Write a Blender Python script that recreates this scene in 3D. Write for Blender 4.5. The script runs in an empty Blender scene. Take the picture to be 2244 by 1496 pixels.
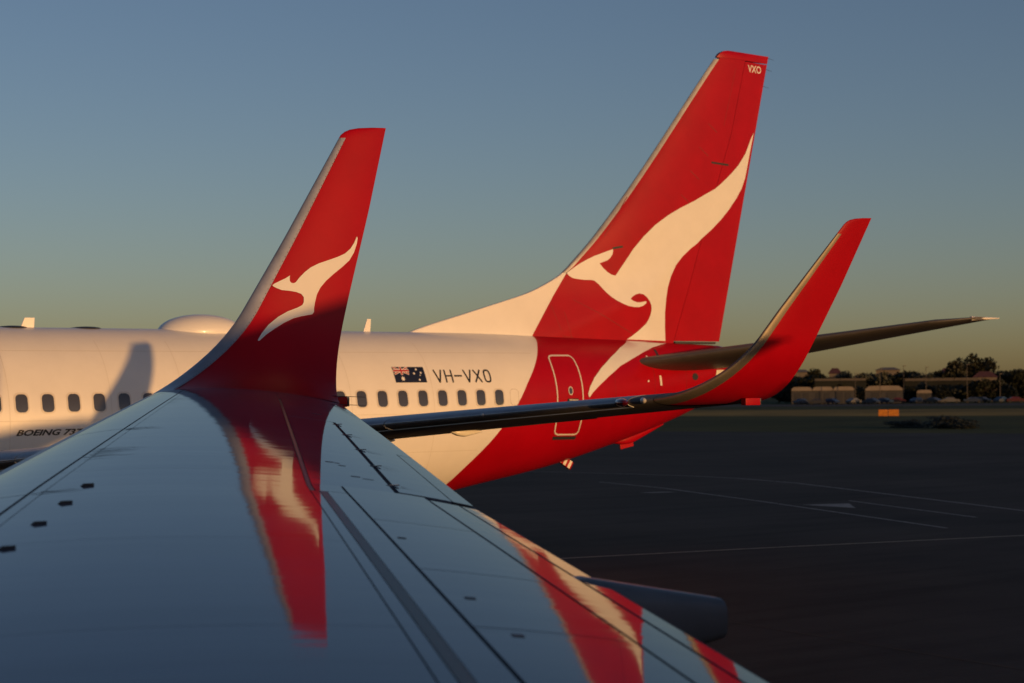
import bpy, bmesh, math, random
from mathutils import Vector, Matrix
random.seed(7)
rad = math.radians
sc = bpy.context.scene

# ------------------------------------------------------------------ camera
EYE = 3.87
cam_d = bpy.data.cameras.new('camera'); cam = bpy.data.objects.new('camera', cam_d)
sc.collection.objects.link(cam); sc.camera = cam
cam_d.sensor_width = 36.0; cam_d.lens = 4000.0 / 2244.0 * 36.0
cam_d.clip_start = 0.05; cam_d.clip_end = 6000
YAW, PITCH, ROLL = rad(35.759), rad(1.575), rad(-0.6)
fw = Vector((math.sin(YAW) * math.cos(PITCH), math.cos(YAW) * math.cos(PITCH), math.sin(PITCH)))
rt = Vector((math.cos(YAW), -math.sin(YAW), 0)); upv = rt.cross(fw)
r2 = rt * math.cos(ROLL) + upv * math.sin(ROLL); u2 = upv * math.cos(ROLL) - rt * math.sin(ROLL)
cam.matrix_world = Matrix(((r2.x, u2.x, -fw.x, 0), (r2.y, u2.y, -fw.y, 0), (r2.z, u2.z, -fw.z, EYE), (0, 0, 0, 1)))
cam_d.dof.use_dof = True; cam_d.dof.focus_distance = 18.0; cam_d.dof.aperture_fstop = 3.2

# ------------------------------------------------------------------ sky and sun
SUN_AZ, SUN_EL = rad(8.5), rad(3.9)          # light comes from aft of abeam (azimuth) and this high
to_sun = Vector((math.sin(SUN_AZ) * math.cos(SUN_EL), -math.cos(SUN_AZ) * math.cos(SUN_EL), math.sin(SUN_EL)))
w = bpy.data.worlds.new('World'); sc.world = w; w.use_nodes = True
nt = w.node_tree; nt.nodes.clear()
sky = nt.nodes.new('ShaderNodeTexSky'); sky.sky_type = 'NISHITA'; sky.sun_disc = False
sky.sun_elevation = SUN_EL; sky.sun_rotation = math.atan2(to_sun.x, to_sun.y)
sky.altitude = 0; sky.air_density = 0.8; sky.dust_density = 0.8; sky.ozone_density = 1.75
bg = nt.nodes.new('ShaderNodeBackground'); bg.inputs[1].default_value = 0.11
wo = nt.nodes.new('ShaderNodeOutputWorld')
tint = nt.nodes.new('ShaderNodeMix'); tint.data_type = 'RGBA'; tint.blend_type = 'MULTIPLY'; tint.inputs[0].default_value = 1.0; tint.inputs[7].default_value = (1.02, 0.925, 1.02, 1)   # white balance of the whole sky
nt.links.new(sky.outputs[0], tint.inputs[6]); nt.links.new(tint.outputs[2], bg.inputs[0]); nt.links.new(bg.outputs[0], wo.inputs[0])
sd = bpy.data.lights.new('sun', 'SUN'); sd.energy = 2.9; sd.angle = rad(0.55); sd.color = (1.0, 0.515, 0.17)
so = bpy.data.objects.new('sun', sd); sc.collection.objects.link(so)
so.rotation_euler = (-to_sun).to_track_quat('-Z', 'Y').to_euler()
sc.view_settings.view_transform = 'Standard'; sc.view_settings.look = 'None'
sc.view_settings.exposure = 0.0; sc.view_settings.gamma = 1.0

# ------------------------------------------------------------------ helpers
COL = sc.collection
def link(name, me, parent=None, mat=None, smooth=True):
    o = bpy.data.objects.new(name, me); COL.objects.link(o)
    if mat is not None and len(me.materials) == 0: me.materials.append(mat)
    if smooth:
        for p in me.polygons: p.use_smooth = True
        me.set_sharp_from_angle(angle=rad(38))
    if parent is not None: o.parent = parent
    return o
def mesh(name, verts, faces, parent=None, mat=None, smooth=True):
    me = bpy.data.meshes.new(name); me.from_pydata([tuple(v) for v in verts], [], faces); me.update()
    return link(name, me, parent, mat, smooth)
def tag(o, label=None, cat=None, group=None, kind=None):
    if label: o['label'] = label
    if cat: o['category'] = cat
    if group: o['group'] = group
    if kind: o['kind'] = kind
    return o
def empty(name, loc, rz=0):
    o = bpy.data.objects.new(name, None); COL.objects.link(o); o.location = loc; o.rotation_euler = (0, 0, rz); return o
def grid_faces(nu, nv, base=0, closed_v=False):
    F = []
    for i in range(nu - 1):
        for j in range(nv if closed_v else nv - 1):
            a = base + i * nv + j; b = base + i * nv + (j + 1) % nv
            F.append((a, b, b + nv, a + nv))
    return F
def lerp(a, b, t): return a + (b - a) * t
def itp(tab, x):
    if x <= tab[0][0]: return tab[0][1]
    for (x0, y0), (x1, y1) in zip(tab, tab[1:]):
        if x <= x1: return y0 + (y1 - y0) * (x - x0) / (x1 - x0)
    return tab[-1][1]
def smooth_itp(tab, x):
    # monotone cubic (Catmull style) interpolation so that skins have no kinks
    n = len(tab)
    if x <= tab[0][0]: return tab[0][1]
    if x >= tab[-1][0]: return tab[-1][1]
    for i in range(n - 1):
        if x <= tab[i + 1][0]: break
    d = [(tab[k + 1][1] - tab[k][1]) / (tab[k + 1][0] - tab[k][0]) for k in range(n - 1)]
    def m(k):
        if k == 0: return d[0]
        if k == n - 1: return d[-1]
        if d[k - 1] * d[k] <= 0: return 0.0
        h0 = tab[k][0] - tab[k - 1][0]; h1 = tab[k + 1][0] - tab[k][0]
        return 3 * (h0 + h1) / ((2 * h1 + h0) / d[k - 1] + (h1 + 2 * h0) / d[k])
    h = tab[i + 1][0] - tab[i][0]; t = (x - tab[i][0]) / h
    return ((2*t**3 - 3*t*t + 1) * tab[i][1] + (t**3 - 2*t*t + t) * h * m(i) + (-2*t**3 + 3*t*t) * tab[i+1][1] + (t**3 - t*t) * h * m(i+1))
def box(bm, c, s, rot=None):
    r = bmesh.ops.create_cube(bm, size=1.0); vs = r['verts']
    for v in vs:
        p = Vector((v.co.x * s[0], v.co.y * s[1], v.co.z * s[2]))
        if rot is not None: p = rot @ p
        v.co = p + Vector(c)
    return vs
def tube(bm, a, b, r0, r1=None, n=10, caps=True):
    a = Vector(a); b = Vector(b); r1 = r0 if r1 is None else r1
    d = (b - a).normalized(); e = d.orthogonal().normalized(); g = d.cross(e)
    A = [bm.verts.new(a + (e * math.cos(2*math.pi*k/n) + g * math.sin(2*math.pi*k/n)) * r0) for k in range(n)]
    B = [bm.verts.new(b + (e * math.cos(2*math.pi*k/n) + g * math.sin(2*math.pi*k/n)) * r1) for k in range(n)]
    for k in range(n): bm.faces.new((A[k], A[(k+1) % n], B[(k+1) % n], B[k]))
    if caps: bm.faces.new(A[::-1]); bm.faces.new(B)
def lathe(bm, prof, o, axis='x', n=32):
    rings = []
    for (t, r) in prof:
        ring = []
        for k in range(n):
            a = 2 * math.pi * k / n; u, v = r * math.cos(a), r * math.sin(a)
            ring.append(bm.verts.new(Vector(o) + (Vector((t, u, v)) if axis == 'x' else Vector((u, t, v)) if axis == 'y' else Vector((u, v, t)))))
        rings.append(ring)
    for A, B in zip(rings, rings[1:]):
        for k in range(n): bm.faces.new((A[k], A[(k+1) % n], B[(k+1) % n], B[k]))
def done(name, bm, parent=None, mat=None, smooth=True, bevel=0):
    if bevel:
        bmesh.ops.bevel(bm, geom=[e for e in bm.edges], offset=bevel, segments=2, affect='EDGES', profile=0.7, clamp_overlap=True)
    bmesh.ops.recalc_face_normals(bm, faces=bm.faces[:])
    me = bpy.data.meshes.new(name); bm.to_mesh(me); bm.free(); return link(name, me, parent, mat, smooth)

# ------------------------------------------------------------------ materials
def mat(name, col, rough=0.5, metal=0.0, coat=0.0, var=0.0, vscale=3.0, bump=0.0, bscale=20.0, stretch=(1, 1, 1), spec=0.5, emit=None, coat_rough=0.05, col2=None):
    m = bpy.data.materials.new(name); m.use_nodes = True; t = m.node_tree; p = t.nodes['Principled BSDF']
    p.inputs['Base Color'].default_value = (*col, 1); p.inputs['Roughness'].default_value = rough
    p.inputs['Metallic'].default_value = metal; p.inputs['Coat Weight'].default_value = coat
    p.inputs['Coat Roughness'].default_value = coat_rough; p.inputs['Specular IOR Level'].default_value = spec
    tc = t.nodes.new('ShaderNodeTexCoord'); mp = t.nodes.new('ShaderNodeMapping'); mp.inputs['Scale'].default_value = stretch
    t.links.new(tc.outputs['Object'], mp.inputs[0])
    if var or col2:
        n = t.nodes.new('ShaderNodeTexNoise'); n.inputs['Scale'].default_value = vscale; n.inputs['Detail'].default_value = 6; n.inputs['Roughness'].default_value = 0.65
        t.links.new(mp.outputs[0], n.inputs['Vector'])
        r = t.nodes.new('ShaderNodeValToRGB'); c2 = col2 or tuple(c * (1 - var) for c in col)
        r.color_ramp.elements[0].position = 0.35; r.color_ramp.elements[1].position = 0.65
        r.color_ramp.elements[0].color = (*c2, 1); r.color_ramp.elements[1].color = (*col, 1)
        t.links.new(n.outputs['Fac'], r.inputs[0]); t.links.new(r.outputs[0], p.inputs['Base Color'])
    if bump:
        n2 = t.nodes.new('ShaderNodeTexNoise'); n2.inputs['Scale'].default_value = bscale; n2.inputs['Detail'].default_value = 3
        t.links.new(mp.outputs[0], n2.inputs['Vector'])
        b = t.nodes.new('ShaderNodeBump'); b.inputs['Strength'].default_value = 1.0; b.inputs['Distance'].default_value = bump
        t.links.new(n2.outputs['Fac'], b.inputs['Height']); t.links.new(b.outputs[0], p.inputs['Normal'])
    if emit: p.inputs['Emission Color'].default_value = (*emit, 1); p.inputs['Emission Strength'].default_value = 1.0
    return m
M = {}
M['white'] = mat('white_paint', (0.80, 0.78, 0.74), 0.38, coat=0.2, var=0.05, vscale=1.6, bump=0.004, bscale=0.9, coat_rough=0.12)
M['red'] = mat('red_paint', (0.39, 0.001, 0.009), 0.38, coat=0.0, var=0.14, vscale=1.1, bump=0.003, bscale=0.9, spec=0.2)
M['emblem'] = mat('cream_white_emblem', (0.80, 0.78, 0.74), 0.34, coat=0.4, var=0.05, vscale=2.0, coat_rough=0.12)
M['black'] = mat('black_lettering', (0.012, 0.013, 0.016), 0.4)
M['navy'] = mat('navy_flag_blue', (0.008, 0.012, 0.035), 0.4)
M['flagred'] = mat('flag_red', (0.45, 0.015, 0.02), 0.4)
M['metal'] = mat('bare_metal_leading_edge', (0.48, 0.49, 0.51), 0.40, metal=0.75, var=0.2, vscale=4.0)
M['paleedge'] = mat('pale_fin_edge', (0.55, 0.52, 0.48), 0.4, metal=0.3, var=0.2, vscale=3.0)
M['tanmetal'] = mat('tan_metal_leading_edge', (0.19, 0.165, 0.13), 0.5, metal=0.6, var=0.2, vscale=4.0)  # darker, browner tone than the other metal edges
M['steel'] = mat('polished_tail_cone', (0.62, 0.62, 0.63), 0.4, metal=0.3)
M['gap'] = mat('dark_panel_gap', (0.02, 0.02, 0.022), 0.6)
M['under'] = mat('grey_wing_underside', (0.11, 0.10, 0.095), 0.5, var=0.15, vscale=2.0)
M['fairing'] = mat('grey_fairing_paint', (0.15, 0.155, 0.165), 0.3, var=0.25, vscale=2.0)
M['pane'] = mat('cabin_window_pane', (0.055, 0.057, 0.066), 0.12, coat=0.6)
M['rubber'] = mat('rubber_seal', (0.03, 0.03, 0.03), 0.6)
M['windowframe'] = mat('window_rim', (0.66, 0.62, 0.56), 0.35)
M['radome'] = mat('radome_white', (0.8, 0.79, 0.77), 0.35, coat=0.3, var=0.03)
M['antenna'] = mat('dark_antenna', (0.03, 0.03, 0.035), 0.45)
M['lens'] = mat('red_lamp_lens', (0.12, 0.004, 0.006), 0.1, coat=0.7)
M['clear'] = mat('clear_lamp_glass', (0.55, 0.52, 0.48), 0.12, coat=0.7)
M['line'] = mat('seam_line_on_red', (0.24, 0.004, 0.006), 0.6)  # darker red for the skin seams
M['lineW'] = mat('seam_line_on_white', (0.52, 0.48, 0.44), 0.6)
M['tyre'] = mat('tyre_rubber', (0.02, 0.02, 0.02), 0.8)

def wing_mat(name, col, streak=0.5):
    m = bpy.data.materials.new(name); m.use_nodes = True; t = m.node_tree; p = t.nodes['Principled BSDF']
    p.inputs['Roughness'].default_value = 0.05; p.inputs['Specular IOR Level'].default_value = 0.26; p.inputs['Coat Weight'].default_value = 0.0
    tc = t.nodes.new('ShaderNodeTexCoord')
    def noise(scale, stretch, detail=4, rough=0.6):
        mp = t.nodes.new('ShaderNodeMapping'); mp.inputs['Scale'].default_value = stretch
        n = t.nodes.new('ShaderNodeTexNoise'); n.inputs['Scale'].default_value = scale; n.inputs['Detail'].default_value = detail; n.inputs['Roughness'].default_value = rough
        t.links.new(tc.outputs['Object'], mp.inputs[0]); t.links.new(mp.outputs[0], n.inputs['Vector']); return n
    def ramp(n, a, b, c0, c1):
        r = t.nodes.new('ShaderNodeValToRGB'); r.color_ramp.elements[0].position = a; r.color_ramp.elements[1].position = b
        r.color_ramp.elements[0].color = (*c0, 1); r.color_ramp.elements[1].color = (*c1, 1); t.links.new(n.outputs['Fac'], r.inputs[0]); return r
    def mul(a, b):
        x = t.nodes.new('ShaderNodeMix'); x.data_type = 'RGBA'; x.blend_type = 'MULTIPLY'; x.inputs[0].default_value = 1
        t.links.new(a.outputs[0] if a.bl_idname != 'ShaderNodeMix' else a.outputs[2], x.inputs[6]); t.links.new(b.outputs[0], x.inputs[7]); return x
    base = ramp(noise(1.3, (1, 1, 1), 5), 0.3, 0.7, tuple(c * 0.86 for c in col), col)
    st = ramp(noise(1.0, (0.7, 16, 1), 6, 0.7), 0.36, 0.52, (1 - 0.28 * streak,) * 3, (1, 1, 1))
    fine = ramp(noise(1.0, (2.2, 55, 1), 5, 0.75), 0.30, 0.40, (1 - 0.5 * streak,) * 3, (1, 1, 1))
    band = ramp(noise(1.0, (0.05, 2.3, 1), 3, 0.6), 0.42, 0.56, (0.80, 0.80, 0.82), (1, 1, 1))
    x = mul(mul(mul(base, st), fine), band); t.links.new(x.outputs[2], p.inputs['Base Color'])
    rn = noise(1.0, (0.35, 9, 1), 6, 0.7); mr = t.nodes.new('ShaderNodeMapRange'); mr.inputs[1].default_value = 0.35; mr.inputs[2].default_value = 0.7; mr.inputs[3].default_value = 0.035; mr.inputs[4].default_value = 0.06
    t.links.new(rn.outputs['Fac'], mr.inputs[0]); t.links.new(mr.outputs[0], p.inputs['Roughness'])
    n1 = noise(1.0, (0.25, 5.0, 1), 4, 0.55); n2 = noise(1.0, (0.9, 0.9, 1), 2, 0.5)
    b1 = t.nodes.new('ShaderNodeBump'); b1.inputs['Distance'].default_value = 0.0007; b1.inputs['Strength'].default_value = 1
    b2 = t.nodes.new('ShaderNodeBump'); b2.inputs['Distance'].default_value = 0.0009; b2.inputs['Strength'].default_value = 1
    t.links.new(n1.outputs['Fac'], b1.inputs['Height']); t.links.new(n2.outputs['Fac'], b2.inputs['Height']); t.links.new(b2.outputs[0], b1.inputs['Normal'])
    n3 = noise(1.0, (0.5, 17.0, 1), 2, 0.5); b3 = t.nodes.new('ShaderNodeBump'); b3.inputs['Distance'].default_value = 0.00022; b3.inputs['Strength'].default_value = 1
    t.links.new(n3.outputs['Fac'], b3.inputs['Height']); t.links.new(b1.outputs[0], b3.inputs['Normal'])
    t.links.new(b3.outputs[0], p.inputs['Normal'])
    return m
M['wing'] = wing_mat('grey_wing_paint', (0.10, 0.12, 0.165))
M['slat'] = wing_mat('slat_paint', (0.125, 0.145, 0.185), 0.4)
M['strip'] = mat('dark_grey_strip', (0.05, 0.058, 0.068), 0.35, var=0.2, vscale=5.0, spec=0.3)
M['seal'] = wing_mat('dark_seal', (0.03, 0.03, 0.045), 0.3)
M['tabdirt'] = wing_mat('dirty_tab_paint', (0.08, 0.08, 0.08), 1.0)

# ------------------------------------------------------------------ aircraft shape (x aft of nose, y starboard, z above ground)
CR = [(0.0, 2.65), (0.6, 3.25), (1.6, 3.85), (2.6, 4.55), (3.6, 4.98), (5.0, 5.18), (6.5, 5.23), (27.5, 5.23), (29.5, 5.22), (31.2, 5.18), (34, 5.10), (35.4, 5.04), (37, 4.98), (37.7, 4.85)]
BE = [(0.0, 2.55), (0.6, 2.05), (1.6, 1.62), (3.0, 1.34), (5.0, 1.22), (24.5, 1.22), (26.5, 1.30), (28, 1.48), (28.92, 1.66), (31.38, 2.08), (33.13, 2.49), (35.08, 3.03), (36.24, 3.43), (37.49, 4.14), (37.7, 4.30)]
WI = [(0.0, 0.05), (0.6, 0.72), (1.6, 1.22), (3.0, 1.62), (4.5, 1.82), (6.0, 1.88), (26, 1.88), (28, 1.84), (30, 1.72), (32, 1.50), (33.5, 1.27), (35, 0.98), (36.5, 0.64), (37.7, 0.28)]
def sect(x):
    zt, zb, ww = smooth_itp(CR, x), smooth_itp(BE, x), smooth_itp(WI, x); return zt, zb, ww, zt - (zt - zb) * 0.469
def fus_y(x, z):
    zt, zb, ww, zm = sect(x); u = (z - zm) / ((zt - zm) if z > zm else (zm - zb)); return ww * math.sqrt(max(0.0, 1 - u * u))
def fus_pt(x, th, off=0.0):
    zt, zb, ww, zm = sect(x); c = math.cos(th)
    return (x, -(ww + off) * math.sin(th), zm + ((zt - zm + off) if c > 0 else (zm - zb + off)) * c)      # th 0 = crown, pi/2 = port side
BND = [(5.3, 31.3), (5.1, 30.92), (4.887, 30.64), (4.715, 30.47), (4.514, 30.28), (4.295, 30.08), (4.05, 29.86), (3.802, 29.68), (3.506, 29.455), (3.028, 29.075), (2.791, 28.87), (2.515, 28.61), (2.184, 28.31), (1.909, 28.11), (1.5, 27.85), (1.2, 27.7)]
def red_start(th):
    x = 29.5
    for _ in range(12):
        z = fus_pt(x, th)[2]; x = 0.5 * x + 0.5 * smooth_itp(BND[::-1], z)
    return x
ROO = [(38.417,10.51),(38.308,10.328),(38.1,9.936),(37.832,9.618),(37.543,9.372),(37.202,9.118),(36.973,8.965),(36.639,8.812),(36.193,8.599),(35.753,8.416),(35.32,8.206),(34.887,7.943),(34.512,7.64),(34.193,7.325),(33.929,6.998),(33.645,6.656),(33.519,6.68),(33.399,6.741),(33.294,6.822),(33.218,6.897),(33.176,6.945),(33.275,6.976),(33.403,7.018),(33.494,7.086),(33.561,7.174),(33.576,7.252),(33.577,7.297),(33.449,7.259),(33.236,7.185),(33.025,7.115),(32.823,7.027),(32.618,6.927),(32.433,6.817),(32.25,6.703),(32.229,6.675),(32.289,6.617),(32.39,6.565),(32.53,6.547),(32.737,6.531),(32.918,6.536),(33.016,6.517),(33.141,6.432),(33.265,6.314),(33.391,6.206),(33.511,6.121),(33.657,6.04),(33.827,5.972),(33.991,5.924),(34.181,5.901),(34.329,5.903),(34.46,5.939),(34.554,5.993),(34.578,6.026),(34.545,6.053),(34.477,6.041),(34.375,6.022),(34.268,6.02),(34.158,6.045),(34.073,6.081),(34.058,6.102),(34.117,6.156),(34.227,6.214),(34.335,6.239),(34.465,6.22),(34.589,6.149),(34.681,6.056),(34.738,5.956),(34.751,5.855),(34.719,5.72),(34.659,5.606),(34.578,5.504),(34.335,5.328),(34.116,5.197),(33.951,5.113),(35.234,5.084),(35.226,5.219),(35.214,5.411),(35.206,5.784),(35.237,6.158),(35.286,6.419),(35.384,6.683),(35.56,6.972),(35.792,7.196),(36.064,7.396),(36.299,7.535),(36.451,7.657),(36.846,7.927),(37.185,8.191),(37.473,8.456),(37.762,8.767),(37.964,9.033),(38.088,9.299),(38.131,9.443)]
LEG = [(33.872,5.081),(33.267,4.898),(32.726,4.665),(32.261,4.416),(31.936,4.177),(31.744,3.959),(31.67,3.799),(31.712,3.715),(31.823,3.83),(32.045,3.986),(32.401,4.197),(32.885,4.444),(33.376,4.612),(33.923,4.785),(34.399,4.908),(34.834,4.983),(35.3,5.043)]
DOOR = [(30.732,4.641),(30.70,4.462),(30.69,4.149),(30.69,3.793),(30.69,3.571),(30.69,3.272),(30.713,2.961),(30.761,2.897),(30.849,2.864),(31.40,2.855),(31.49,2.878),(31.53,2.941),(31.535,3.194),(31.53,3.644),(31.525,4.042),(31.519,4.431),(31.502,4.605),(31.464,4.67),(31.397,4.709),(30.878,4.706),(30.79,4.69)]
WROO = [(23.183,5.368),(23.188,5.349),(23.175,5.296),(23.136,5.21),(23.079,5.133),(22.992,5.065),(22.895,4.997),(22.809,4.93),(22.744,4.864),(22.702,4.799),(22.676,4.724),(22.662,4.669),(22.658,4.632),(22.639,4.61),(22.603,4.604),(22.523,4.59),(22.444,4.571),(22.343,4.528),(22.242,4.473),(22.141,4.413),(22.07,4.36),(22.053,4.357),(22.054,4.367),(22.104,4.427),(22.187,4.509),(22.289,4.582),(22.39,4.634),(22.491,4.67),(22.542,4.695),(22.56,4.723),(22.564,4.769),(22.541,4.799),(22.493,4.817),(22.425,4.827),(22.348,4.833),(22.301,4.85),(22.269,4.868),(22.264,4.877),(22.285,4.892),(22.335,4.916),(22.396,4.943),(22.427,4.962),(22.443,4.972),(22.439,4.95),(22.437,4.919),(22.451,4.902),(22.474,4.899),(22.495,4.909),(22.534,4.952),(22.597,5.009),(22.66,5.053),(22.743,5.092),(22.846,5.126),(22.95,5.161),(23.034,5.197),(23.099,5.246),(23.145,5.304),(23.169,5.348)]

def flat_fill(polys, step=0.12):
    """fill outlines given in side elevation (x, z) and dice them so that they can be laid on a curved skin"""
    bm = bmesh.new()
    for P in polys:
        vs = [bm.verts.new((x, 0, z)) for x, z in P]
        es = [bm.edges.new((vs[i], vs[(i + 1) % len(vs)])) for i in range(len(vs))]
        bmesh.ops.triangle_fill(bm, edges=es, use_beauty=True)
    xs = [v.co.x for v in bm.verts]; zs = [v.co.z for v in bm.verts]
    if step:
        x = min(xs) + step
        while x < max(xs): bmesh.ops.bisect_plane(bm, geom=bm.verts[:] + bm.edges[:] + bm.faces[:], plane_co=(x, 0, 0), plane_no=(1, 0, 0)); x += step
        z = min(zs) + step
        while z < max(zs): bmesh.ops.bisect_plane(bm, geom=bm.verts[:] + bm.edges[:] + bm.faces[:], plane_co=(0, 0, z), plane_no=(0, 0, 1)); z += step
    return bm
def lay(name, polys, yfun, parent, material, step=0.12, off=0.004, side=-1):
    bm = flat_fill(polys, step)
    for v in bm.verts: v.co.y = side * (yfun(v.co.x, v.co.z) + off)
    for f in bm.faces: f.normal_update()
    for f in bm.faces:
        if f.normal.y * side < 0: f.normal_flip()
    me = bpy.data.meshes.new(name); bm.to_mesh(me); bm.free()
    return link(name, me, parent, material, True)
def ring_poly(P, width):
    """closed band inside outline P"""
    n = len(P); c = (sum(p[0] for p in P) / n, sum(p[1] for p in P) / n); Q = []
    for i in range(n):
        a, b, d = P[i - 1], P[i], P[(i + 1) % n]
        t = Vector((d[0] - a[0], d[1] - a[1])).normalized(); nn = Vector((-t.y, t.x))
        if nn.dot(Vector((c[0] - b[0], c[1] - b[1]))) < 0: nn = -nn
        Q.append((b[0] + nn.x * width, b[1] + nn.y * width))
    return [[P[i], P[(i + 1) % n], Q[(i + 1) % n], Q[i]] for i in range(n)]
def stroke(pts, wd):
    out = []
    for a, b in zip(pts, pts[1:]):
        t = Vector((b[0] - a[0], b[1] - a[1])).normalized(); nn = Vector((-t.y, t.x)) * wd / 2; e = t * wd * 0.25
        out.append([(a[0] + nn.x - e.x, a[1] + nn.y - e.y), (b[0] + nn.x + e.x, b[1] + nn.y + e.y), (b[0] - nn.x + e.x, b[1] - nn.y + e.y), (a[0] - nn.x - e.x, a[1] - nn.y - e.y)])
    return out

# wing planform and section
def xle(y): return 18.35 + 0.51 * (y - 12) - (0.22 * (5.8 - y) if y < 5.8 else 0)
def xte(y): return 20.54 + 0.323 * (y - 10.5) if y > 10.5 else (20.54 + 0.25 * (y - 10.5) if y > 5.8 else 19.365)
def zch(y): return 3.875 + 0.0875 * (y - 17.15) - 0.0006 * (y - 13.5) ** 2
def naca(s): return 5 * (0.2969 * math.sqrt(s) - 0.126 * s - 0.3516 * s * s + 0.2843 * s ** 3 - 0.1036 * s ** 4)
def section(q, tk=0.10):
    s = abs(q); h = tk * naca(s); cb = 0.012 * 4 * s * (1 - s)
    return s, (cb + h + 0.05 * s * s * (1 - s) if q >= 0 else cb - h)      # flat-topped section, steeper towards the tail
def wpt(y, q, off=0.0, zoff=0.0):
    tk = 0.10 if y > 6 else lerp(0.135, 0.10, y / 6)
    s, h = section(q, tk); c = xte(y) - xle(y)
    return (xle(y) + s * c, y, zch(y) + c * h - 0.05 * s + off + zoff)

def patch(bmv, q0, q1, y0, y1, off, nq, ny, zoff, skirt=0.014, side=1):
    """a skin panel lying on the wing surface with turned-down edges"""
    V, F = bmv; base = len(V)
    qs = [lerp(q0, q1, i / (nq - 1)) for i in range(nq)]
    if q0 < 0 or q0 < 0.05 and q1 > 0.05:                                  # finer near the nose
        qs = [math.copysign(abs(t) ** 2, t) for t in [lerp(math.copysign(abs(q0) ** .5, q0), q1 ** .5, i / (nq - 1)) for i in range(nq)]]
    ys = [lerp(y0, y1, j / (ny - 1)) for j in range(ny)]
    for yy in ys:
        for q in qs: x, y, z = wpt(yy, q, off, zoff); V.append((x, side * y, z))
    F += grid_faces(ny, nq, base)
    if skirt:
        edge = [(j, 0) for j in range(ny)] + [(ny - 1, i) for i in range(1, nq)] + [(j, nq - 1) for j in range(ny - 2, -1, -1)] + [(0, i) for i in range(nq - 2, -1, -1)]
        e0 = len(V)
        for (j, i) in edge:
            x, y, z = V[base + j * nq + i]; V.append((x, y, z)); V.append((x, y, z - skirt))
        for k in range(len(edge) - 1):
            a = e0 + 2 * k; F.append((a, a + 1, a + 3, a + 2))
def panel(name, parent, material, q0, q1, y0, y1, off=0.0, nq=None, ny=None, zoff=0.0, side=1, extra=()):
    V, F = [], []
    for (a, b, c, d) in ((q0, q1, y0, y1),) + tuple(extra):
        patch((V, F), a, b, c, d, off, nq or max(3, int(abs(b - a) * 40) + 2), ny or max(3, int(abs(d - c) * 4) + 2), zoff, side=side)
    return mesh(name, V, F, parent, material)

QS = [-(k / 14.0) ** 2 for k in range(14, 0, -1)] + [(k / 20.0) ** 2 for k in range(21)]       # lower TE -> nose -> upper TE
def wing_body(name, jet, material, side, zoff, y0=1.2, y1=16.76, drop=0.010):
    ys = [lerp(y0, y1, j / 30) for j in range(31)]; V = []
    for y in ys:
        for q in QS:
            x, yy, z = wpt(y, q, 0, zoff); V.append((x, side * yy, z - (drop if q > 0 else 0)))
    F = grid_faces(len(ys), len(QS)) + [(j * len(QS), j * len(QS) + len(QS) - 1, (j + 1) * len(QS) + len(QS) - 1, (j + 1) * len(QS)) for j in range(len(ys) - 1)]
    return mesh(name, V, F, jet, material)

def winglet_path(ztop, zoff, ysp=17.9):
    """stations from wing tip round the bend up to the top: list of (y, z, normal_y, normal_z) ; normal points up/inboard"""
    g = math.atan(0.0875); lean = rad(10)
    # corner of wing line and winglet line
    z0 = 3.87 + zoff; t = math.tan(lean)
    yc = ysp - (ztop - z0) * t
    for _ in range(20): zc_ = z0 + 0.0875 * (yc - 17.15); yc = ysp - (ztop - zc_) * t
    a0 = g; a1 = math.pi / 2 - lean; R = 0.95; tl = R * math.tan((a1 - a0) / 2)
    ys, zs = yc - tl * math.cos(a0), zc_ - tl * math.sin(a0)
    st = []
    for k in range(13):
        a = lerp(a0, a1, k / 12)
        st.append((ys + R * (math.sin(a) - math.sin(a0)), zs + R * (math.cos(a0) - math.cos(a)), a))
    ye, ze = st[-1][0], st[-1][1]
    for k in range(1, 15):
        f = k / 14; st.append((lerp(ye, ysp, f), lerp(ze, ztop, f), a1))
    return st
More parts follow.
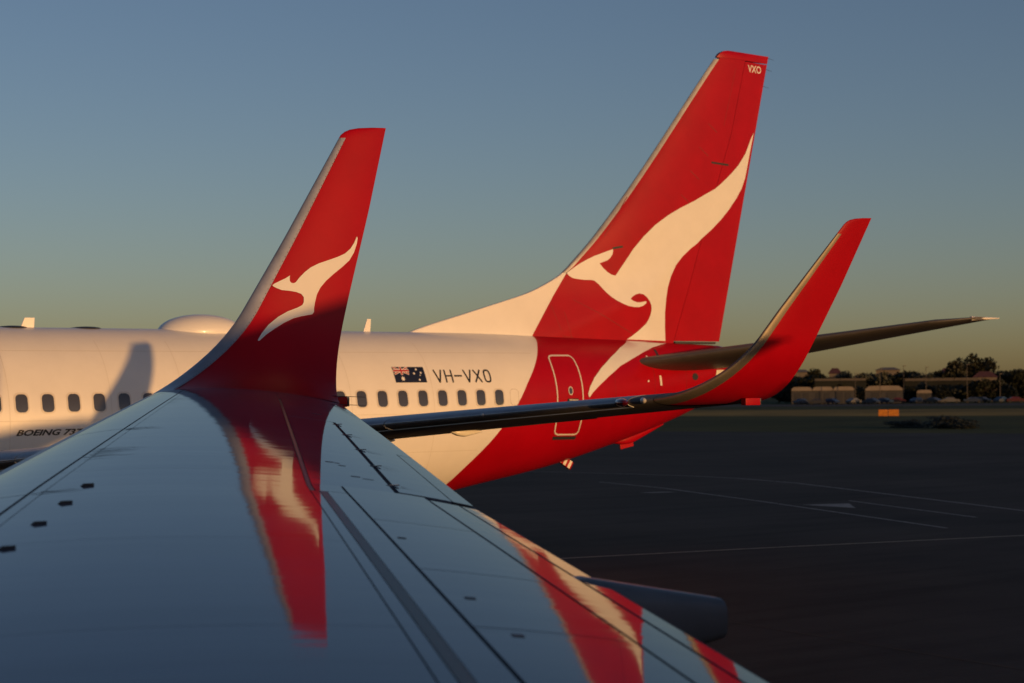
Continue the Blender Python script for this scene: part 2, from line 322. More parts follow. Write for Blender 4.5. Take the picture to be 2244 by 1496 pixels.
def build_winglet(jet, side, zoff, ztop, LE, TE, emblem, edge='metal', hx=0.0):
    st = winglet_path(ztop, zoff); n = len(st); rows = []
    s_arc = [0.0]
    for a, b in zip(st, st[1:]): s_arc.append(s_arc[-1] + math.hypot(b[0] - a[0], b[1] - a[1]))
    y0 = st[0][0]; l0, t0 = xle(y0), xte(y0)
    # nose and tail lines against height, joined smoothly to the wing's own lines at the bend
    zb = st[12][1]; lb, tb = itp(LE, zb), itp(TE, zb)
    lsl = (itp(LE, zb + 0.3) - lb) / (s_arc[12] * 0 + 0.3) * math.cos(rad(10)); tsl = (itp(TE, zb + 0.3) - tb) / 0.3 * math.cos(rad(10))
    L = s_arc[12]
    def herm(p0, m0, p1, m1, u): return (2*u**3-3*u*u+1)*p0 + (u**3-2*u*u+u)*L*m0 + (-2*u**3+3*u*u)*p1 + (u**3-u*u)*L*m1
    for k, (y, z, a) in enumerate(st):
        if k <= 12: u = s_arc[k] / L; le = herm(l0, 0.51, lb, lsl, u); te = herm(t0, 0.323, tb, tsl, u)
        else: le, te = itp(LE, z), itp(TE, z)
        rows.append((y, z, a, le, te))
    # rounded top: the nose line sweeps back over the last hand's breadth
    y, z, a, le, te = rows[-1]; top = []
    pre = rows[:-1]
    for dz, dl in ((0.10, 0.0), (0.065, 0.045), (0.04, 0.10), (0.02, 0.19), (0.006, 0.33), (0.0, 0.47)):
        zz = z - dz; top.append((y - dz * math.tan(rad(10)), zz, a, min(itp(LE, ztop - 0.10) + dl, te - 0.04), itp(TE, zz)))
    rows = [r for r in pre if r[1] < z - 0.12] + top
    def pt(r, q, off=0.0):
        y, z, a, le, te = r; s, h = section(q, 0.088); c = te - le
        ny, nz = -math.sin(a), math.cos(a); d = c * h + (off if q >= 0 else -off)
        base_drop = 0.05 * s * max(0, 1 - 1.2 * a)
        return (le + s * c, side * (y + ny * d), z + nz * d - base_drop)
    def loft(q_list, r_list, off=0.0, close=False):
        V = [pt(r, q, off) for r in r_list for q in q_list]; F = grid_faces(len(r_list), len(q_list), 0, close)
        if close: F.append(tuple((len(r_list) - 1) * len(q_list) + j for j in range(len(q_list))))
        return V, F
    b = mesh('winglet', *loft(QS, rows, 0.0, True), jet, M['red'])
    i_top = max(i for i, r in enumerate(rows) if r[1] < ztop - 0.10)
    ql = [-(k / 8) ** 2 * 0.132 for k in range(8, 0, -1)] + [0.0] + [(k / 8) ** 2 * 0.132 for k in range(1, 9)]
    mesh('leading_edge', *loft(ql, rows[:i_top + 1], 0.003), b, M[edge])
    if emblem:
        bm = flat_fill([WROO], 0.04)
        rr = rows[12:]
        def ysurf(x, z):
            # inner face at this height: find station by height
            zz = z
            for _ in range(8):
                for r0, r1 in zip(rows, rows[1:]):
                    if r1[1] >= zz: break
                f = (zz - r0[1]) / max(1e-6, r1[1] - r0[1]); r = tuple(lerp(p, q, f) for p, q in zip(r0, r1))
                s = min(1, max(0.0, (x - r[3]) / (r[4] - r[3]))); _, h = section(s, 0.088); c = r[4] - r[3]
                zz = z - math.cos(r[2]) * (c * h + 0.006)
            return r[0] - math.sin(r[2]) * (c * h + 0.006)
        for v in bm.verts: v.co.y = side * ysurf(v.co.x, v.co.z)
        me = bpy.data.meshes.new('emblem'); bm.to_mesh(me); bm.free(); e = link('emblem', me, b, M['emblem'])
        e['label'] = 'cream leaping kangaroo emblem on the red winglet'
        # rivet rows along the metal edge
        bm = bmesh.new()
        for i in range(8, i_top * 6):
            f = i / 6; k = int(f); f -= k
            if k + 1 > i_top: break
            r = tuple(lerp(p, q, f) for p, q in zip(rows[k], rows[k + 1]))
            for q in (0.122, 0.142):
                if (i + (q > 0.13)) % 2: continue
                c0 = Vector(pt(r, q, 0.004))
                bmesh.ops.create_icosphere(bm, subdivisions=1, radius=0.0042, matrix=Matrix.Translation(c0))
        o = done('rivet_row', bm, b, M['gap']); o['kind'] = 'stuff'
    # tail light box at the foot of the trailing edge, with static wicks
    r = rows[1]; x1 = r[4] + hx; y1 = rows[3][0]; z1 = rows[3][1]
    bm = bmesh.new(); box(bm, (x1 + 0.02, side * (y1 - 0.02), z1 - 0.115), (0.26, 0.09, 0.095))
    done('tail_light_housing', bm, b, M['red'], True, 0.012)
    bm = bmesh.new(); box(bm, (x1 + 0.165, side * (y1 - 0.02), z1 - 0.115), (0.02, 0.07, 0.085)); done('tail_light_lens', bm, b, M['pane'], True, 0.006)
    for dz in (-0.075, -0.15):
        bm = bmesh.new(); tube(bm, (x1 - 0.05, side * (y1 - 0.10), z1 + dz + 0.015), (x1 + 0.30, side * (y1 - 0.13), z1 + dz), 0.004, 0.002, 6); done('static_wick', bm, b, M['gap'])
    return b

# fin
FIN_LE = [(5.0, 27.2), (5.28, 27.93), (5.75, 29.57), (6.22, 31.17), (6.41, 31.61), (6.65, 32.06), (7.08, 32.56), (7.57, 33.07), (12.30, 37.09)]
def fin_le(z): return smooth_itp(FIN_LE, z) if z <= 12.3 else 37.09 + 0.85 * (z - 12.3)
def fin_te(z): return itp([(5.07, 37.12), (12.6, 39.0)], z) if z > 5.07 else 37.12
def hinge(z): return itp([(5.0, 35.50), (7.42, 36.39), (10.38, 37.56), (12.34, 38.11)], z)
def fin_core_le(z): return 33.07 + (z - 7.57) * 0.85
def fin_h(x, z):
    le, te = fin_le(z), fin_te(z); c = te - fin_core_le(z); u = min(1.0, max(0.0, (x - le) / (te - le)))
    e = 0.095 * c * naca(min(1, u))
    if z < 8.4:                                                   # the dorsal fillet stays slim in front
        k = min(1.0, max(0.0, (z - 6.0) / 2.4)); k = k * k * (3 - 2 * k)
        d = 0.05 + max(0, (x - le)) * 0.055; e = lerp(min(e, d), e, k)
    return max(0.012, e) if u < 0.999 else 0.01
FIN_TOP = 12.34
def fin_piece(name, parent, material, xa, xb, z0, z1, nz, nx, off=0.0):
    V = []
    zs = [lerp(z0, z1, k / (nz - 1)) for k in range(nz)]; m = 2 * nx
    for z in zs:
        a, b = xa(z), xb(z)
        for i in range(nx): x = lerp(a, b, (i / (nx - 1)) ** 1.6); V.append((x, -(fin_h(x, z) + off), z))
        for i in range(nx - 1, -1, -1): x = lerp(a, b, (i / (nx - 1)) ** 1.6); V.append((x, fin_h(x, z) + off, z))
    F = grid_faces(nz, m, 0, True)
    F.append(tuple(range(m - 1, -1, -1))); F.append(tuple((nz - 1) * m + j for j in range(m)))
    return mesh(name, V, F, parent, material)
def redline(z): return itp([(4.9, 30.9), (5.255, 31.12), (6.70, 32.235)], z) if z < 6.70 else fin_le(z) + 0.125

# stabiliser
def build_stab(jet, side):
    n = 12; V = []; ql = QS
    for j in range(n + 1):
        y = lerp(0.45, 7.17, j / n); le = 33.72 + 0.70 * (y - 1.2); te = lerp(37.35, 39.1, (y - 0.45) / 6.72); c = te - le; zc_ = 4.56 + 0.145 * (y - 1.2)
        if j == n: le += 0.45
        for q in ql:
            s = abs(q); h = 0.095 * naca(s) * c * (1 if q >= 0 else -1) * (1 if j < n else 0.55); V.append((le + s * c if j < n else le + s * (te - le), side * y, zc_ + h))
    F = grid_faces(n + 1, len(ql), 0, True); F.append(tuple(n * len(ql) + k for k in range(len(ql))))
    st = mesh('horizontal_stabiliser', V, F, jet, M['under'])
    # metal nose of the stabiliser
    V = []; q2 = [-(k / 6) ** 2 * 0.07 for k in range(6, 0, -1)] + [(k / 6) ** 2 * 0.07 for k in range(7)]
    for j in range(n):
        y = lerp(1.15, 6.6, j / (n - 1)); le = 33.72 + 0.70 * (y - 1.2); te = lerp(37.35, 39.1, (y - 0.45) / 6.72); c = te - le; zc_ = 4.56 + 0.145 * (y - 1.2)
        for q in q2: V.append((le + abs(q) * c - 0.003, side * y, zc_ + 0.097 * naca(abs(q)) * c * (1 if q >= 0 else -1)))
    mesh('leading_edge', V, grid_faces(n, len(q2)), st, M['under'])
    bm = bmesh.new(); yt = 7.17; tube(bm, (38.35, side * 7.1, 5.42), (39.2, side * 7.2, 5.43), 0.05, 0.012, 8); done('tip_fairing', bm, st, M['white'])
    return st

def text_mesh(body, size, shear, bold):
    cu = bpy.data.curves.new('t', 'FONT'); cu.body = body; cu.size = size; cu.shear = shear; cu.offset = bold; cu.resolution_u = 3; cu.fill_mode = 'FRONT'
    ob = bpy.data.objects.new('t', cu); COL.objects.link(ob)
    dg = bpy.context.evaluated_depsgraph_get(); dg.update(); me = bpy.data.meshes.new_from_object(ob.evaluated_get(dg))
    bpy.data.objects.remove(ob); bpy.data.curves.remove(cu); return me
def lay_text(name, body, x0, z0, height, length, shear, bold, yfun, parent, material, off=0.004):
    me = text_mesh(body, 1.0, shear, bold); xs = [v.co.x for v in me.vertices]; ys = [v.co.y for v in me.vertices]
    for v in me.vertices:
        x = x0 + (v.co.x - min(xs)) / (max(xs) - min(xs)) * length; z = z0 + (v.co.y - min(ys)) / (max(ys) - min(ys)) * height
        v.co = (x, -(yfun(x, z) + off), z)
    me.name = name; me.materials.clear(); return link(name, me, parent, material, False)

def fuselage(jet):
    N = 72; ths = [2 * math.pi * k / N for k in range(N)]
    rs = [red_start(t if t <= math.pi else 2 * math.pi - t) for t in ths]
    us = [(k / 16.0) ** 1.5 * 6.5 for k in range(17)]
    V = []; rows = 0
    for x in us + [10, 14, 18, 22, 24, 25, 26, 27]: V += [fus_pt(max(x, 0.01), t) for t in ths]; rows += 1
    for k in range(1, 9): V += [fus_pt(lerp(27.0, rs[i], k / 8), t) for i, t in enumerate(ths)]; rows += 1
    f = mesh('fuselage', V, grid_faces(rows, N, 0, True) + [tuple(range(N - 1, -1, -1))], jet, M['white'])
    V = []; rows = 0; END = 37.02
    for k in range(0, 33): V += [fus_pt(lerp(rs[i], END, k / 32), t) for i, t in enumerate(ths)]; rows += 1
    mesh('tail_section', V, grid_faces(rows, N, 0, True), f, M['red'])
    V = []; rows = 0
    for k in range(9): x = lerp(END, 37.68, k / 8); V += [fus_pt(x, t, 0.004) for t in ths]; rows += 1
    zt, zb, ww, zm = sect(37.68); V += [(37.62, (v[1]) * 0.6, zm + (v[2] - zm) * 0.6) for v in V[-N:]]; rows += 1
    mesh('tail_cone', V, grid_faces(rows, N, 0, True) + [tuple((rows - 1) * N + j for j in range(N))], f, M['steel'])
    return f

def nacelle(jet, side):
    bm = bmesh.new(); o = (10.9, side * 4.83, 1.55)
    lathe(bm, [(0.35, 0.70), (0.05, 0.80), (0.0, 0.88), (0.1, 0.97), (0.8, 1.08), (1.8, 1.10), (3.0, 0.98), (3.7, 0.80), (3.7, 0.74), (3.2, 0.7)], o)
    e = done('engine_nacelle', bm, jet, M['white'])
    bm = bmesh.new(); lathe(bm, [(0.45, 0.72), (0.4, 0.3), (0.2, 0.0)], o); done('fan', bm, e, M['gap'])
    bm = bmesh.new(); lathe(bm, [(2.9, 0.72), (4.2, 0.48), (4.25, 0.4), (5.0, 0.02)], o); done('exhaust_cone', bm, e, M['metal'])
    bm = bmesh.new(); box(bm, (14.4, side * 4.83, 2.45), (3.6, 0.28, 0.75)); done('pylon', bm, e, M['white'], True, 0.08)
def gear(jet, x, y, r, name):
    bm = bmesh.new(); tube(bm, (x, y, r), (x, y, 2.2), 0.09, 0.12, 12); tube(bm, (x, y - 0.42, r), (x, y + 0.42, r), 0.06); g = done(name, bm, jet, M['metal'])
    for s in (-1, 1):
        bm = bmesh.new(); lathe(bm, [(-0.16, r * 0.55), (-0.16, r * 0.9), (-0.1, r), (0.1, r), (0.16, r * 0.9), (0.16, r * 0.55)], (x, y + s * 0.38, r), 'y', 24); done('wheel', bm, g, M['tyre'])

def canoe(jet, y, side, x0, x1, zt, zb, wd, material, zoff=0.0, name='flap_track_fairing'):
    n = 14; V = []
    for j in range(n + 1):
        u = j / n; x = lerp(x0, x1, u); f = min(1.0, (u / 0.35) ** 0.6) if u < 0.35 else 1.0 - 0.35 * ((u - 0.35) / 0.65) ** 1.5
        zz1 = itp(zt, x) + zoff; zz0 = itp(zb, x) + zoff; zz0 = lerp(zz1 - 0.02, zz0, min(1, (u / 0.3) ** 0.7) if u < 0.3 else 1)
        for k in range(16):
            a = 2 * math.pi * k / 16; cy, cz = math.cos(a), math.sin(a); e = 0.6
            V.append((x, side * (y + wd / 2 * f * math.copysign(abs(cy) ** e, cy)), (zz0 + zz1) / 2 + (zz1 - zz0) / 2 * math.copysign(abs(cz) ** e, cz)))
    F = grid_faces(n + 1, 16, 0, True) + [tuple(n * 16 + k for k in range(16)), tuple(range(15, -1, -1))]
    return mesh(name, V, F, jet, material)

OWN_LE = [(3.9, 21.2), (4.28, 21.70), (4.46, 21.85), (4.68, 22.0), (4.99, 22.21), (5.33, 22.44), (5.81, 22.75), (6.35, 23.10), (6.46, 23.17)]
OWN_TE = [(3.9, 22.75), (4.08, 22.84), (4.47, 22.95), (4.81, 23.06), (5.63, 23.34), (6.46, 23.60)]
VX_LE = [(3.85, 20.95), (4.12, 21.44), (4.42, 21.73), (4.89, 22.12), (5.52, 22.68), (5.97, 23.08), (6.10, 23.19)]
VX_TE = [(3.85, 22.45), (4.19, 22.67), (4.51, 22.81), (5.21, 23.18), (6.10, 23.60)]

def common(jet):
    fuselage(jet)
    for s in (-1, 1): nacelle(jet, s); gear(jet, 19.6, s * 2.86, 0.56, 'main_gear')
    gear(jet, 4.1, 0, 0.34, 'nose_gear')
    # wing-body fairing
    V = []; N = 40
    for k in range(25):
        u = k / 24; x = lerp(11.8, 23.2, u); g = math.sin(math.pi * u) ** 0.5
        for i in range(N):
            a = 2 * math.pi * i / N; V.append((x, 1.97 * g * math.sin(a), 1.75 - 0.62 * (1 - g) * 0 + 0.72 * g * math.cos(a)))
    mesh('wing_root_fairing', V, grid_faces(25, N, 0, True), jet, M['white'])
    # fin in pieces
    fin = fin_piece('fin', jet, M['red'], redline, lambda z: hinge(z) - 0.005, 4.95, FIN_TOP, 60, 26)
    fin_piece('dorsal_fillet', fin, M['white'], fin_le, lambda z: redline(z) - 0.002, 5.0, 6.69, 26, 22)
    fin_piece('leading_edge', fin, M['paleedge'], fin_le, lambda z: redline(z) - 0.002, 6.695, 12.30, 40, 12)
    rud = fin_piece('rudder', jet, M['red'], lambda z: hinge(z) + 0.005, lambda z: fin_te(z), 5.09, FIN_TOP - 0.02, 50, 14)
    # tip cap with rounded front corner
    V = []; nz = 9; nx = 18
    for k in range(nz):
        z = lerp(FIN_TOP + 0.004, 12.56, k / (nz - 1)); f = k / (nz - 1)
        a = fin_le(FIN_TOP) + 0.03 + 0.32 * (1 - math.sqrt(max(0, 1 - f * f))) + 0.1 * f; b = fin_te(z)
        zz = lambda x: z - 0.02 * f * (x - a) / (b - a)
        m = (1 - f ** 4 * 0.75)
        for i in range(nx): x = lerp(a, b, (i / (nx - 1)) ** 1.6); V.append((x, -max(0.008, fin_h(x, FIN_TOP) * m), zz(x)))
        for i in range(nx - 1, -1, -1): x = lerp(a, b, (i / (nx - 1)) ** 1.6); V.append((x, max(0.008, fin_h(x, FIN_TOP) * m), zz(x)))
    F = grid_faces(nz, 2 * nx, 0, True); F += [tuple(range(2 * nx - 1, -1, -1)), tuple((nz - 1) * 2 * nx + j for j in range(2 * nx))]
    mesh('fin_tip', V, F, fin, M['red'])
    for s in (-1, 1):
        e = lay('emblem', [ROO], fin_h, fin, M['emblem'], 0.16, 0.006, s); e['label'] = 'cream leaping kangaroo emblem across fin and rudder'
        build_stab(jet, s)
    return fin, rud

def winglet_side(jet, side, zoff, ztop, LE, TE, emblem): return build_winglet(jet, side, zoff, ztop, LE, TE, emblem)

# ------------------------------------------------------------------ our own aircraft: starboard wing in view
OWN_RZ = rad(-6.0); OWN_CX, OWN_CY = 15.82, 1.85
ax_a = Vector((math.cos(rad(6)), -math.sin(rad(6)), 0)); ax_s = Vector((math.sin(rad(6)), math.cos(rad(6)), 0))
own = empty('passenger_jet', tuple(-(ax_a * OWN_CX + ax_s * OWN_CY)), OWN_RZ)
tag(own, 'nearest jet, its glossy grey wing and upright red winglet filling the foreground', 'airliner', 'parked airliners')
common(own)
for o in list(own.children):                                        # unseen body and tail slid forward of true position to steer their cast shadows
    o.location.x -= 5.2 if o.name.startswith('horizontal') else 4.0
    for c in o.children:
        if c.name.startswith('dorsal'): c.location.x += 1.1  # fillet set back again to lower its shadow on the winglet
wing = wing_body('wing', own, M['gap'], 1, 0.0)
wing['label'] = 'glossy grey upper wing mirroring the red winglet'
sl = [2.6, 5.3, 7.3, 10.2, 13.2, 16.45]
for a, b in zip(sl, sl[1:]):
    g = 0.007
    panel('slat_leading_edge', wing, M['metal'], -0.05, 0.062, a + g, b - g, 0.0, 12)
    panel('slat', wing, M['slat'], 0.0622, 0.197, a + g, b - g, 0.0, 12)
sk = [1.7, 5.4, 7.05, 8.7, 10.95, 12.6, 14.7, 16.70]
for a, b in zip(sk, sk[1:]):
    panel('skin_panel', wing, M['wing'], 0.203, 0.222, a + 0.002, b - 0.002, 0.0, 4)
    panel('skin_panel', wing, M['wing'], 0.2235, 0.662, a + 0.0012, b - 0.0012, 0.0, 26)
panel('slat_end_skin', wing, M['wing'], 0.0, 0.201, 16.46, 16.75, 0, 14)
panel('dark_strip', wing, M['strip'], 0.680, 0.6935, 1.8, 10.28, 0.001, 6)
panel('skin_panel', wing, M['wing'], 0.664, 0.679, 1.8, 10.28, 0.0, 4)
panel('dark_strip', wing, M['strip'], 0.664, 0.672, 10.29, 15.9, -0.003, 4)
panel('skin_panel', wing, M['wing'], 0.6945, 0.7295, 1.8, 10.28, 0.0, 5)
panel('skin_panel', wing, M['wing'], 0.6735, 0.836, 10.56, 14.36, 0.0, 12, extra=((0.6735, 0.7295, 10.29, 10.558),))
panel('skin_panel', wing, M['wing'], 0.6735, 0.999, 14.375, 16.72, 0.0, 22, extra=((0.664, 0.6735, 15.91, 16.72),))
panel('aileron', wing, M['slat'], 0.847, 0.954, 10.60, 12.70, 0.002, 8, extra=((0.847, 0.999, 12.70, 14.35),))
panel('aileron_tab', wing, M['tabdirt'], 0.957, 0.999, 10.60, 12.685, 0.002, 5)
sp = [1.9, 4.0, 5.6, 7.1, 8.15, 9.40, 10.545]
for a, b in zip(sp, sp[1:]): panel('spoiler', wing, M['slat' if b > 9 else 'wing'], 0.7335, 0.893, a + 0.005, b - 0.005, 0.003, 12)
for a, b in ((1.9, 5.6), (5.62, 10.50)):
    panel('seal', wing, M['seal'], 0.8935, 0.9025, a, b, -0.006, 3); panel('seal', wing, M['seal'], 0.9608, 0.9662, a, b, -0.006, 3)
    panel('flap', wing, M['wing'], 0.903, 0.9605, a, b, -0.002, 6)
    panel('flap', wing, M['wing'], 0.9665, 0.9995, a, b, -0.002, 4)
# hinge blisters across the aileron gap
for yb in (10.85, 11.7, 12.55, 13.45, 14.2):
    bm = bmesh.new(); x, y, z = wpt(yb, 0.845); x0 = wpt(yb, 0.815)[0]
    box(bm, (x - 0.02, y, z + 0.004), (0.12, 0.016, 0.006)); done('hinge_cover', bm, wing, M['wing'], False, 0.002)
# grease smears trailing back from the slat joints
M['grease'] = mat('grease_smear', (0.015, 0.016, 0.018), 0.5, var=0.3, vscale=30.0)
rg_ = random.Random(3)
for yc_, n_, sp_ in ((13.15, 7, 0.10), (11.75, 12, 0.30), (10.2, 4, 0.06), (15.4, 4, 0.2)):
    for k in range(n_):
        yy = yc_ + rg_.uniform(-sp_, sp_); q0 = 0.2045 + rg_.uniform(0, 0.012); q1 = q0 + rg_.uniform(0.02, 0.12); hw = rg_.uniform(0.002, 0.006)
        V = []
        for k2 in range(9):
            q = lerp(q0, q1, k2 / 8); hh = hw * (1 - (k2 / 8) ** 2) + 0.0005; yq = yy + 0.01 * math.sin(k2 * 1.3 + k)
            for sg in (-1, 1): X, Y, Z = wpt(yq + sg * hh, q, 0.0012); V.append((X, Y, Z))
        mesh('grease_smear', V, grid_faces(9, 2), wing, M['grease'])
for yc_ in (10.85, 11.7, 12.55, 13.45):
    for k in range(4):
        yy = yc_ + rg_.uniform(-0.1, 0.1); q0 = 0.852 + rg_.uniform(0, 0.02); q1 = q0 + rg_.uniform(0.01, 0.06); V = []
        for k2 in range(7):
            q = lerp(q0, q1, k2 / 6)
            for sg in (-1, 1): X, Y, Z = wpt(yy + sg * 0.003 * (1 - k2 / 7) + 0.012 * math.sin(k2 + k), q, 0.0034); V.append((X, Y, Z))
        mesh('grease_smear', V, grid_faces(7, 2), wing, M['grease'])
# small stencil marks and access covers on the fixed skin
for (yy, q, dy, dq) in ((11.62, 0.735, 0.012, 0.010), (11.60, 0.752, 0.010, 0.006), (11.50, 0.760, 0.012, 0.008), (11.05, 0.775, 0.012, 0.010), (11.0, 0.80, 0.008, 0.012), (7.6, 0.76, 0.02, 0.006), (7.0, 0.77, 0.02, 0.006), (8.9, 0.75, 0.015, 0.006), (14.9, 0.80, 0.01, 0.02)):
    off_ = 0.0045 if yy < 10.5 else 0.0012
    V = [wpt(yy + a * dy, q + b * dq, off_) for a, b in ((-1, -1), (-1, 1), (1, 1), (1, -1))]; mesh('stencil_mark', V, [(0, 1, 2, 3)], wing, M['grease'], False)
# vortex generators
for i in range(8):
    yb = 10.34 - 0.58 * i; x, y, z = wpt(yb, 0.284 - 0.006 * i)
    bm = bmesh.new(); P = [(-0.034, 0), (0.036, 0), (0.036, 0.014), (-0.016, 0.014)]
    A = [bm.verts.new((x + p[0], y - 0.003 + p[0] * 0.12, z + p[1] - 0.002)) for p in P]; B = [bm.verts.new((x + p[0], y + 0.003 + p[0] * 0.12, z + p[1] - 0.002)) for p in P]
    bm.faces.new(A); bm.faces.new(B[::-1])
    for k in range(4): bm.faces.new((A[k], B[k], B[(k + 1) % 4], A[(k + 1) % 4]))
    done('vortex_generator', bm, wing, M['antenna'], False)
canoe(own, 8.5, 1, 17.4, 20.64, [(17.4, 2.95), (19.0, 3.06), (19.9, 3.09), (20.74, 2.93)], [(17.4, 2.9), (18.4, 2.62), (19.6, 2.58), (20.74, 2.78)], 0.34, M['fairing'])
wl = build_winglet(own, 1, 0.0, 6.46, OWN_LE, OWN_TE, True)
wl['label'] = 'tall red winglet with cream kangaroo emblem and riveted metal front edge'
wb = wing_body('wing', own, M['under'], -1, 0.0, drop=0); build_winglet(own, -1, 0.0, 6.46, OWN_LE, OWN_TE, False)

# ------------------------------------------------------------------ the other aircraft
OX, DC = -5.764, 34.555
vx = empty('passenger_jet', (OX, DC, 0))
tag(vx, 'white jet with red tail, kangaroo emblem and lettering VH-VXO parked beyond the wing', 'airliner', 'parked airliners')
fin, rud = common(vx)
fin['label'] = 'tall red tail fin with cream kangaroo emblem and metal front edge'
ZO = -0.09
w1 = wing_body('wing', vx, M['under'], -1, ZO, drop=0); w1['label'] = 'dark grey port wing seen from ahead and below'
for a, b in zip(sl, sl[1:]): panel('slat_leading_edge', w1, M['metal'], -0.06, 0.19, a + 0.008, b - 0.008, 0.003, 14, zoff=ZO, side=-1)
for (y0, y1) in ((5.7, 10.5),): panel('flap', w1, M['wing'], 0.903, 0.9995, y0, y1, 0.002, 6, zoff=ZO, side=-1)
panel('aileron', w1, M['wing'], 0.847, 0.9995, 10.6, 14.35, 0.002, 8, zoff=ZO, side=-1)
x = build_winglet(vx, -1, ZO, 6.10, VX_LE, VX_TE, False, 'tanmetal', -0.42); x['label'] = 'plain red winglet, sunlit outer face, with tan metal front edge'
wing_body('wing', vx, M['under'], 1, ZO, drop=0); build_winglet(vx, 1, ZO, 6.10, VX_LE, VX_TE, False)
canoe(vx, 8.5, -1, 17.4, 20.74, [(17.4, 2.95), (19.0, 3.06), (19.9, 3.09), (20.74, 2.93)], [(17.4, 2.9), (18.4, 2.62), (19.6, 2.58), (20.74, 2.78)], 0.34, M['radome'], ZO)
for yb in (10.75, 12.35):
    x0 = xle(yb) + 0.78 * (xte(yb) - xle(yb)); x1 = xte(yb) + 0.03; zz = zch(yb)
    canoe(vx, yb, -1, x0, x1, [(x0, zz - 0.02), (x1, zz - 0.06)], [(x0, zz - 0.11), ((x0 + x1) / 2, zz - 0.15), (x1, zz - 0.09)], 0.13, M['radome'], ZO, 'hinge_fairing')
# lamps in the wing's nose
for yb, m_, s_ in ((16.35, 'lens', (0.10, 0.22, 0.055)), (16.62, 'clear', (0.05, 0.09, 0.04)), (14.55, 'clear', (0.03, 0.06, 0.03)), (11.9, 'clear', (0.03, 0.05, 0.025))):
    X, Y, Z = wpt(yb, 0.003, 0, ZO); bm = bmesh.new(); bmesh.ops.create_uvsphere(bm, u_segments=16, v_segments=10, radius=1.0)
    for v in bm.verts: v.co = Vector((X + 0.02 + v.co.x * s_[0] + v.co.y * s_[1] * 0.5, -Y + v.co.y * s_[1], Z - 0.01 + v.co.z * s_[2]))
    done('nose_lamp', bm, w1, M[m_])

# livery on the port side
lay('emblem_leg', [LEG], fus_y, vx, M['emblem'], 0.05, 0.012)
d = lay('door', ring_poly(DOOR, 0.035), fus_y, vx, M['windowframe'], 0.15, 0.008); d['label'] = 'rear cabin door outlined in cream on the red tail'
circ = lambda cx, cz, rx, rz, n=20: [(cx + rx * math.cos(2 * math.pi * k / n), cz + rz * math.sin(2 * math.pi * k / n)) for k in range(n)]
lay('door_window_rim', [circ(31.13, 3.877, 0.072, 0.10)], fus_y, d, M['windowframe'], 0, 0.007); lay('door_window', [circ(31.13, 3.877, 0.052, 0.078)], fus_y, d, M['pane'], 0, 0.011)
lay('handle', [[(31.03, 3.70), (31.36, 3.70), (31.38, 3.65), (31.34, 3.61), (31.06, 3.61), (31.01, 3.65)]], fus_y, d, M['black'], 0, 0.008)
lay('handle_bar', [[(31.06, 3.685), (31.35, 3.675), (31.35, 3.645), (31.22, 3.64), (31.2, 3.655), (31.06, 3.655)]], fus_y, d, M['clear'], 0, 0.02)
lay('scuff_plate', [[(30.72, 2.842), (31.50, 2.832), (31.49, 2.755), (30.74, 2.765)]], fus_y, d, M['antenna'], 0.1, 0.01)
# cabin windows
def rrect(cx, cz, w_, h_, r, n=5):
    P = []
    for (sx, sz, a0) in ((1, 1, 0), (-1, 1, 90), (-1, -1, 180), (1, -1, 270)):
        for k in range(n + 1): a = rad(a0 + 90 * k / n); P.append((cx + sx * (w_ / 2 - r) + r * math.cos(a), cz + sz * (h_ / 2 - r) + r * math.sin(a)))
    return P
wxs = [18.135 + 0.508 * k for k in range(-18, 13)] + [25.451 + 0.508 * k for k in range(-1, 8)]
def window_mesh():
    pass
for wx in wxs:
    O, I = rrect(wx, 3.752, 0.292, 0.398, 0.10), rrect(wx, 3.748, 0.236, 0.338, 0.085); n = len(O); V = []; F = []
    for P, off in ((O, 0.001), (O, 0.007), (I, 0.007), (I, 0.0015)): V += [(px, -(fus_y(px, pz) + off), pz) for px, pz in P]
    for r_ in range(3):
        for k in range(n): F.append((r_ * n + k, r_ * n + (k + 1) % n, (r_ + 1) * n + (k + 1) % n, (r_ + 1) * n + k))
    fr = mesh('window', V, F, vx, M['windowframe'], False)
    lay('pane', [rrect(wx, 3.748, 0.238, 0.340, 0.085)], fus_y, fr, M['pane'], 0.08, 0.003)
lay('blanked_window', ring_poly(rrect(29.44, 3.752, 0.25, 0.36, 0.09), 0.010), fus_y, vx, M['lineW'], 0, 0.004)
# flag: navy field with canton crosses and stars
F0 = (26.36, 4.088); FW, FH = 0.79, 0.336
fp = lambda u, v: (F0[0] + u * FW, F0[1] + v * FH)
fl = lay('national_flag', [[fp(0, 0), fp(1, 0), fp(1, 1), fp(0, 1)]], fus_y, vx, M['navy'], 0.06, 0.004); fl['label'] = 'dark blue flag with red and white crosses and white stars'
def fstroke(name, pts, wd, m_, off): lay(name, stroke([fp(*p) for p in pts], wd), fus_y, fl, m_, 0.06, off)
fstroke('cross', [(0.035, 0.55), (0.475, 0.96)], 0.042, M['emblem'], 0.006); fstroke('cross', [(0.035, 0.96), (0.475, 0.55)], 0.042, M['emblem'], 0.0062)
fstroke('cross', [(0.03, 0.545), (0.48, 0.965)], 0.018, M['flagred'], 0.0075); fstroke('cross', [(0.03, 0.965), (0.48, 0.545)], 0.018, M['flagred'], 0.0077)
fstroke('cross', [(0.255, 0.53), (0.255, 0.98)], 0.056, M['emblem'], 0.009); fstroke('cross', [(0.02, 0.755), (0.49, 0.755)], 0.056, M['emblem'], 0.0092)
fstroke('cross', [(0.255, 0.53), (0.255, 0.98)], 0.034, M['flagred'], 0.0105); fstroke('cross', [(0.02, 0.755), (0.49, 0.755)], 0.034, M['flagred'], 0.0107)
